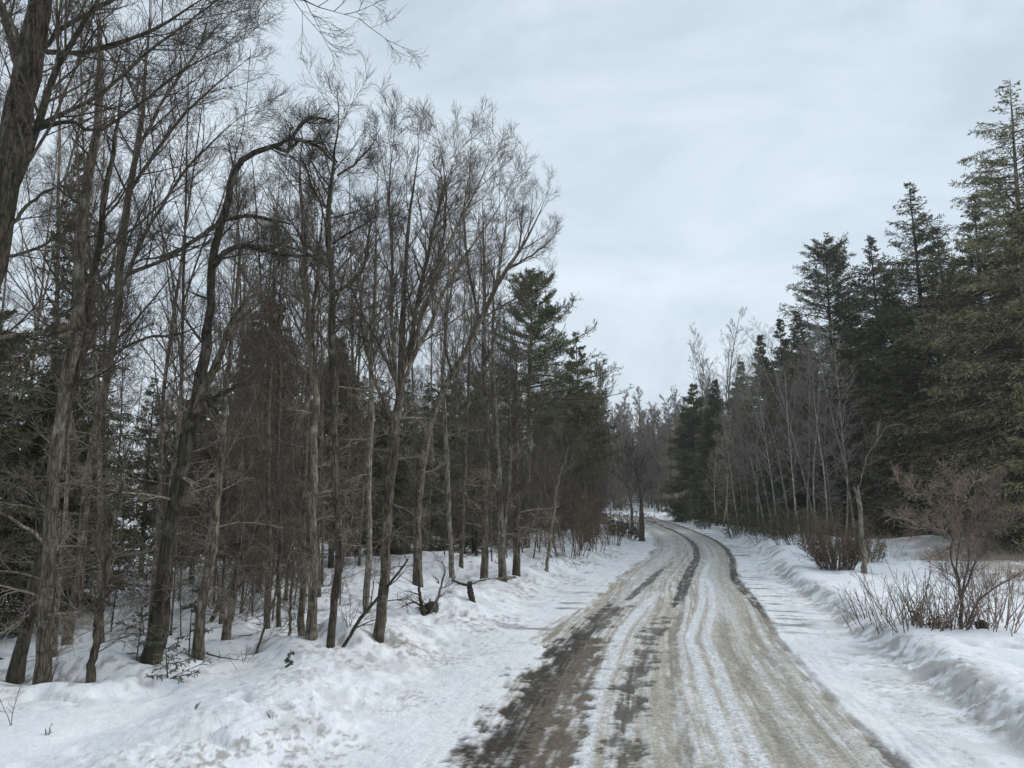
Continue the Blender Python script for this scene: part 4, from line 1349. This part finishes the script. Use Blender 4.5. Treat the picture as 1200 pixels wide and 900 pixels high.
# red twigged small tree and the thicket of stems round it
YB = yb(1128, 737)
hero('dogwood_tree', 'small wide crowned tree with a dark foot and reddish twigs, standing on the bank', 'tree', YB,
     [(1126, 736, 5.4), (1127, 712, 4.8), (1128, 690, 3.6)],
     [([(1127, 712, 3.6), (1120, 680, 3), (1112, 650, 2.4), (1114, 630, 2.4), (1100, 605, 2.1), (1075, 580, 1.8), (1050, 570, 0.9)], .3, (5, 5, 2)),
      ([(1128, 700, 3), (1145, 660, 2.4), (1152, 620, 1.8), (1165, 590, 1.5), (1178, 568, 0.9)], -.3, (5, 5, 2)),
      ([(1128, 695, 3), (1133, 655, 2.4), (1140, 615, 1.8), (1138, 585, 1.2), (1132, 565, 0.9)], .4, (5, 5, 2)),
      ([(1127, 705, 2.4), (1122, 660, 2.4), (1126, 620, 1.8), (1118, 590, 1.5), (1108, 568, 0.9)], -.5, (5, 5, 2)),
      ([(1132, 735, 3), (1150, 705, 3), (1172, 688, 2.4), (1200, 668, 1.8), (1225, 655, 1.2)], -.2, (5, 4, 2)),
      ([(1116, 635, 1.8), (1092, 622, 1.5), (1062, 610, 1.2), (1038, 605, 0.72)], -.3, (5, 4, 2)),
      ([(1150, 640, 1.8), (1172, 620, 1.5), (1196, 606, 1.2), (1222, 600, 0.72)], .3, (5, 5, 2)),
      ([(1140, 625, 1.8), (1155, 595, 1.5), (1158, 570, 0.9)], .4, (5, 5, 2))],
     auto=0, lw=.8, tlen=.5, kd=5.0, bark='twig', twig='red_twig', seed=51, dead=0, up=.07, sides=8, rmin=.003, wob=.004)
for j, (px, py, n, H, sp, lab) in enumerate([(1075, 738, 34, 1.05, .75, 'clump of thin bare stems splaying low on the bank edge before the red twigged tree'),
                                             (1110, 738, 34, 1.0, .5, 'clump of upright reddish stems directly under the red twigged tree'),
                                             (1160, 738, 30, 1.1, .6, 'clump of bare stems on the bank past the red twigged tree'),
                                             (1040, 728, 20, .9, .9, 'sparse low stems at the outer end of the shrub row by the road'),
                                             (1192, 735, 24, 1.2, .6, 'tall loose stems of the shrub at the frame edge on the bank')]):
    b = hit(px, py)
    shrub('stem_shrub', lab, b + np.array([0, .25, 0]), n, H, sp, 400 + j, stem='brown_twig' if j % 2 else 'red_twig', n2=4, n3=2, ring=.5, rbase=.010)
b = hit(985, 668)
shrub('round_bush', 'rounded dense olive brown bush next to the bleached birch post', b + np.array([0, .3, 0]), 130, 1.75, .7, 421, stem='brown_twig', leaf='olive_twig', n2=7, n3=5, ring=.45, leaves=3200, lsize=.055, rbase=.012)
b = hit(1022, 660)
shrub('low_bush', 'low mossy green bush hugging the foot of the bleached birch post', b + np.array([.1, .6, 0]), 40, 1.0, .7, 422, stem='brown_twig', leaf='olive_twig', n2=6, n3=4, ring=.5, leaves=1500, lsize=.05)
for j, (px, py, H, lab) in enumerate([(940, 640, 1.6, 'dark low evergreen bush between the alders and the round olive bush'), (912, 634, 1.5, 'dark low bush at the foot of the leaning pale alders'), (870, 627, 1.3, 'dark low bush by the curve of the snowbank'),
                                      (835, 620, 1.0, 'small dark bush farthest along the curving snowbank')]):
    b = hit(px, py)
    shrub('dark_bush', lab, b + np.array([.3, 1.2, 0]), 60, H, .8, 430 + j, stem='dark_twig', leaf='hemlock', n2=7, n3=5, ring=1.0, leaves=900, lsize=.09)
# tan-leaved young beeches near the road on the left
for j, (px, py, H, lab) in enumerate([(700, 648, 2.6, 'rusty tan leaved young beech at the roadside before the two far trunks'), (722, 640, 2.2, 'low rusty leaved beech clump nearer the far roadside trunks'), (680, 655, 2.4, 'brown leaved beech bush farther from the bend than the rusty ones')]):
    b = hit(px, py)
    shrub('beech_sapling', lab, b + np.array([-.4, .5, 0]), 26, H, .5, 440 + j, stem='brown_twig', leaf='tan_leaf', n2=7, n3=5, ring=.7, leaves=[700, 600, 250][j], lsize=.08, rbase=.016)
b = hit(742, 632)
shrub('green_bush', 'mossy green bush at the base of the two far roadside trunks', b + np.array([-.6, .6, 0]), 40, 1.1, .7, 446, stem='brown_twig', leaf='hemlock', n2=6, n3=4, ring=.9, leaves=2200, lsize=.10)


def fir_sapling(label, px, py, H, seed, lean=(0, 0), Rb=.6):
    b = hit(px, py)
    tr, br, fo = conifer_arrays(seed, H, H * Rb, .012, whorls=6, per=4, m=7, nb=7, bl=.05, bw=.008, t_low=.08, rise_low=.0, rise_top=.7, droop=-.02, irregular=.3, inner=.1)
    r = root('fir_sapling', b, label, 'sapling')
    r.rotation_euler = (lean[0], lean[1], seed)
    tr.build('trunk', M['dark_bark'], r)
    br.build('branches', M['twig'], r)
    fo.build('foliage', M['fir'], r, smooth=False)


fir_sapling('small green fir poking out of the snow under the gnarled hooked tree', 196, 798, .62, 501, (.1, .1), .85)
fir_sapling('slim green fir between the gnarled tree and the trunk behind it', 222, 765, 1.05, 502, (0, 0), .35)
fir_sapling('tiny brownish fir tip barely out of the snow below the twin grey trunks', 337, 781, .17, 503, (.2, .3), .7)
fir_sapling('sparse young fir behind the thin dead trunk without a top', 160, 770, .8, 504, (0, .05), .6)


def stick(name, label, pts, Y, dep, bark, seed, tw=(3, 3, 0), cat='branch', sides=7):
    rg = np.random.default_rng(seed)
    P, R = px_path(pts, Y, 18, dep, rg, .008)
    org = P[0, 0].copy()
    mb = MB()
    mb.tubes(P, R, sides, .05, rg)
    r = root(name, org, label, cat)
    mb.build('stem', M[bark], r, origin=org)
    if tw:
        L = np.linalg.norm(np.diff(P[0], axis=0), axis=1).sum()
        p, d, ln, rr_ = spawn(P, R, np.array([L]), max(3, int(L * 4)), .15, .98, .4, 1.0, .3, rg, .3, .5)
        Q = grow(p, d, ln, 6, .1, .02, rg)
        QR = prof(np.clip(rr_, .003, .012), 6, .3, .0025)
        t = MB()
        t.tubes(Q, QR, 4)
        twigs(t, Q, QR, ln, rg, tw[0], tw[1], tw[2], .0022)
        t.build('twigs', M['dark_twig'], r, origin=org)
    return r


Yk = yb(402, 757)
stick('fallen_branch', 'long thin dark dead branch leaning against the vase shaped maple', [(401, 759, 4), (415, 735, 4), (430, 715, 4), (445, 700, 3.4), (462, 680, 3), (478, 655, 2)], Yk, .5, 'dark_bark', 601)
stick('fallen_branch', 'dark bent bough lying between the low forked trunk and the trunk behind the gnarled tree', [(247, 728, 5), (258, 706, 5), (268, 695, 4), (282, 684, 3), (292, 668, 2)], yb(247, 735), .6, 'dark_bark', 602)
Yl = yb(553, 704)
stick('stub_post', 'short dark broken stub standing alone in the snow past the vase shaped maple', [(555, 707, 7), (552, 694, 7), (550, 682, 6)], Yl, .05, 'dark_bark', 603, None, 'stump')
stick('fallen_branch', 'thin twig lying on the snow next to the dark stub', [(530, 680, 2), (540, 684, 3), (549, 686, 3), (552, 692, 3)], Yl + .3, -.2, 'dark_bark', 604, None)
stick('fallen_log', 'slim fallen log resting on the snow in front of the forked pale trunk', [(548, 687, 4), (565, 682, 5), (585, 679, 5), (604, 676, 3)], yb(575, 683), .8, 'pole_bark', 605, None, 'log')
Yr = yb(500, 722)
stick('leaning_stick', 'short dark upright stick in front of the dark root ball', [(497, 727, 5), (494, 705, 4), (491, 685, 3), (490, 668, 2)], Yr, .1, 'dark_bark', 606, (3, 3, 1))
stick('fallen_branch', 'pile of thin dead boughs sticking out beside the dark root ball', [(505, 718, 3.5), (514, 700, 3), (517, 690, 2.6), (523, 672, 2), (519, 660, 1.2)], Yr + .2, .3, 'pole_bark', 607, (5, 4, 2))
stick('fallen_branch', 'thin bough poking out of the snow between root ball and vase shaped maple', [(500, 716, 2.4), (488, 706, 2.2), (478, 708, 2), (470, 712, 1.2)], Yr + .1, -.3, 'pole_bark', 608, (4, 3, 1))


def litter_stick(seed, L):
    rg = np.random.default_rng(seed)
    P = grow(np.array([[0, 0, .02]]), np.array([[1.0, 0, .04]]), np.array([L]), 10, .09, 0, rg)
    P[..., 2] = .015 + np.abs(P[..., 2]) * .4
    R = prof(np.array([.014]), 10, .25, .004)
    mb = MB()
    mb.tubes(P, R, 6, .06, rg)
    r = root('dead_stick', (0, 0, -50), 'dead stick lying on the snow beneath the trees left of the road', 'stick', 'dead sticks on the snow under the left trees')
    mb.build('stem', M['dark_bark'], r)
    p, d, ln, rr_ = spawn(P, R, np.array([L]), 5, .3, .98, .4, 1.0, .3, rg, .3, .5)
    Q = grow(p, d, ln, 5, .12, .03, rg)
    t = MB()
    t.tubes(Q, prof(np.clip(rr_, .003, .007), 5, .4, .002), 4)
    t.build('twigs', M['dark_twig'], r)
    return r


st_protos = Placer([litter_stick(901, .9), litter_stick(902, 1.4), litter_stick(903, .7)])
n_s = 0
while n_s < 34:
    y = rng.uniform(9.5, 27)
    x = left_edge(y) + .4 - rng.exponential(2.5)
    if abs(x) > .68 * y or road_su(x, y)[1][0] > -5.2:
        continue
    st_protos.put(n_s % 3, x, y, rng.uniform(0, 6.28), rng.uniform(.6, 1.3), rng.normal(0, .08, 2))
    n_s += 1


def lump(name, label, px, py, w, h, bark, seed, cat):
    b = hit(px, py)
    rg = np.random.default_rng(seed)
    n, k = 13, 16
    V = []
    for i in range(n):
        ph = PI * i / (n - 1)
        for j in range(k):
            th = 2 * PI * j / k
            q = np.array([math.sin(ph) * math.cos(th), math.sin(ph) * math.sin(th), math.cos(ph)])
            f = 1 + .35 * (vnoise(np.array([q[0] * 2.3 + q[2] * 1.7 + 9]), np.array([q[1] * 2.3 - q[2] + seed]), seed)[0] - .5) + rg.normal(0, .07)
            V.append(q * f * np.array([w, w * .8, h]))
    V = np.array(V)
    idx = np.arange(n * k).reshape(n, k)
    nx = np.roll(idx, -1, 1)
    f = np.stack([idx[:-1], idx[1:], nx[1:], nx[:-1]], -1).reshape(-1, 4)
    r = root(name, b, label, cat)
    mb = MB()
    mb._add(V + np.array([0, 0, h * .5]), f)
    mb.build('soil_mass', M[bark], r)
    t = MB()
    m = 14
    dd = rg.normal(0, 1, (m, 3))
    dd[:, 2] = np.abs(dd[:, 2]) * .6
    Q = grow(unit(dd) * w * .6 + np.array([0, 0, h * .5]), dd, rg.uniform(w * .8, w * 2.0, m), 6, .15, 0, rg)
    t.tubes(Q, prof(np.full(m, .012), 6, .3, .003), 4)
    t.build('roots', M['dark_twig'], r)


lump('root_ball', 'dark upturned root ball in the snow near the woods edge past the maple', 504, 718, .17, .13, 'dark_bark', 701, 'root ball')
lump('dark_stump', 'small dark stump on the bank beside the foot of the red twigged tree', 1151, 737, .10, .09, 'dark_bark', 702, 'stump')
shrub('leaf_tuft', 'brown tuft of dead leaves under the red twigged tree at the bank edge', hit(1095, 736) + np.array([0, .1, 0]), 22, .34, .8, 703, stem='brown_twig', leaf='tan_leaf', n2=4, n3=2, ring=.18, leaves=420, lsize=.05, rbase=.005, cat='leaf tuft')


def weed(label, px, py, H, n, seed):
    b = hit(px, py)
    rg = np.random.default_rng(seed)
    d = rg.normal(0, .3, (n, 3)) + np.array([0, 0, 1])
    P = grow(np.zeros((n, 3)) - np.array([0, 0, .05]), d, H * rg.uniform(.6, 1.1, n), 7, .09, 0, rg)
    R = prof(np.full(n, .0045), 7, .4, .002)
    mb = MB()
    mb.tubes(P, R, 4)
    p, dd, ln, rr_ = spawn(P, R, np.full(n, H), 5, .35, .98, .4, 1.0, .22, rg)
    mb.tubes(grow(p, dd, ln, 4, .1, .02, rg), prof(np.full(len(p), .0025), 4, .5, .0018), 3)
    o = mb.build('dry_weed', M['twig'])
    o.location = b
    tag(o, label, 'weed', None)


weed('single bent dry stalk on the smooth snow by the lower frame corner', 12, 852, .5, 2, 801)
weed('short dry twig cluster on the smooth snow in front of the broken snag', 56, 862, .16, 4, 802)
weed('tiny dark twig standing in the rough snow between bank and road', 319, 846, .13, 3, 803)
weed('little dry twig at the crest of the rough snow below the small fir', 228, 828, .12, 3, 804)
weed('thin dry stalks on the snow below the low forked trunk', 286, 780, .3, 4, 805)
weed('bunch of thin stalks at the foot of the leaning dead branch', 408, 742, .55, 7, 806)
weed('thin stalks in front of the broken snag base', 60, 800, .6, 5, 807)
weed('lone dry stalk on the bank edge by the frame beyond the red twigged tree', 1187, 746, .3, 2, 808)


def dead_grass():
    rg = np.random.default_rng(91)
    n = 15000
    y = rg.uniform(17.5, 40, n)
    u = rg.uniform(0, 1, n)
    x = np.interp(y, RC[:400, 1], RC[:400, 0]) if False else None
    cx = np.interp(y, RC[RC[:, 1] < 75][:, 1][:800], RC[RC[:, 1] < 75][:, 0][:800])
    x = cx + 8.2 + u * 17
    keep = (fbm(x * .5, y * .9, 92, 3) > .44)
    x, y = x[keep], y[keep]
    z = G(x, y)
    n = len(x)
    d = rg.normal(0, .45, (n, 3)) + np.array([0, 0, 1])
    P = grow(np.stack([x, y, z - .03], 1), d, rg.uniform(.2, .55, n), 5, .2, -.12, rg)
    mb = MB()
    mb.tubes(P, prof(np.full(n, .006), 5, .3, .002), 3)
    o = mb.build('dead_grass', M['grass'])
    tag(o, 'straw coloured dead grass poking through thin snow in the clearing', 'grass', None, 'stuff')


dead_grass()
make_ground()

# ------------------------------------------------------------------ the damp winter air
def haze():
    import bmesh
    bm = bmesh.new()
    bmesh.ops.create_cube(bm, size=1)
    me = bpy.data.meshes.new('haze')
    bm.to_mesh(me)
    bm.free()
    o = bpy.data.objects.new('haze', me)
    COL.objects.link(o)
    o.scale = (880, 880, 46)
    o.location = (0, 0, 20)
    m = bpy.data.materials.new('haze_air')
    m.use_nodes = True
    t = m.node_tree
    t.nodes.remove(t.nodes['Principled BSDF'])
    v = nd(t, 'ShaderNodeVolumePrincipled')
    v.inputs['Color'].default_value = (.95, .96, 1.0, 1)
    v.inputs['Density'].default_value = .0007
    t.links.new(v.outputs[0], t.nodes['Material Output'].inputs['Volume'])
    me.materials.append(m)
    tag(o, 'thin cold haze hanging in the air over road and woods', 'haze', None, 'stuff')


haze()

# ------------------------------------------------------------------ sky, sun, camera
w = bpy.data.worlds.new('World')
SC.world = w
w.use_nodes = True
nt = w.node_tree
bg = nt.nodes['Background']
sky = nd(nt, 'ShaderNodeTexSky', sky_type='NISHITA')
sky.sun_disc = False
SUN_EL, SUN_ROT = math.radians(34), math.radians(70)
sky.sun_elevation, sky.sun_rotation = SUN_EL, SUN_ROT
sc_ = nd(nt, 'ShaderNodeVectorMath', operation='SCALE')
sc_.inputs['Scale'].default_value = .10
nt.links.new(sky.outputs[0], sc_.inputs[0])
tc = nd(nt, 'ShaderNodeTexCoord')
mp = nd(nt, 'ShaderNodeMapping')
mp.inputs['Scale'].default_value = (1.0, 1.0, 2.6)
nt.links.new(tc.outputs['Generated'], mp.inputs[0])
cn = nd(nt, 'ShaderNodeTexNoise', Scale=2.4, Detail=8.0, Roughness=.58, Distortion=.6)
nt.links.new(mp.outputs[0], cn.inputs['Vector'])
cloud = ramp(nt, cn.outputs[0], [(.36, (.47, .545, .615)), (.5, (.55, .628, .70)), (.64, (.63, .705, .772))])
sx = nd(nt, 'ShaderNodeSeparateXYZ')
nt.links.new(tc.outputs['Generated'], sx.inputs[0])
lift = ramp(nt, sx.outputs['Z'], [(0.0, (1.12, 1.10, 1.08)), (.30, (1.03, 1.03, 1.03)), (.62, (.97, .97, .97)), (1.0, (1.15, 1.15, 1.15))])
cl2 = mixc(nt, 1.0, cloud, lift, 'MULTIPLY')
final = mixc(nt, .92, sc_.outputs[0], cl2)
nt.links.new(final, bg.inputs['Color'])
bg.inputs['Strength'].default_value = 1.0

ld = bpy.data.lights.new('sun', 'SUN')
ld.energy = 1.4
ld.angle = math.radians(35)
ld.color = (1.0, .97, .93)
lo = bpy.data.objects.new('sun', ld)
COL.objects.link(lo)
az = SUN_ROT
sd = np.array([math.sin(az) * math.cos(SUN_EL), math.cos(az) * math.cos(SUN_EL), math.sin(SUN_EL)])
from mathutils import Vector
lo.rotation_euler = Vector(-sd).to_track_quat('-Z', 'Y').to_euler()
lo.location = (0, 0, 40)

cd = bpy.data.cameras.new('camera')
cd.sensor_width = 36
cd.sensor_fit = 'HORIZONTAL'
cd.lens = 36 * F / 1200
cd.clip_start, cd.clip_end = .1, 3000
co = bpy.data.objects.new('camera', cd)
COL.objects.link(co)
co.location = (0, 0, CH)
co.rotation_euler = (PI / 2 + PITCH, 0, 0)
SC.camera = co
SC.view_settings.view_transform = 'Standard'
SC.view_settings.look = 'None'
SC.view_settings.exposure = .40
SC.view_settings.gamma = 1
SC.cycles.max_bounces = 4
SC.cycles.volume_bounces = 0
SC.cycles.diffuse_bounces = 3
SC.cycles.glossy_bounces = 2
SC.cycles.use_denoising = True
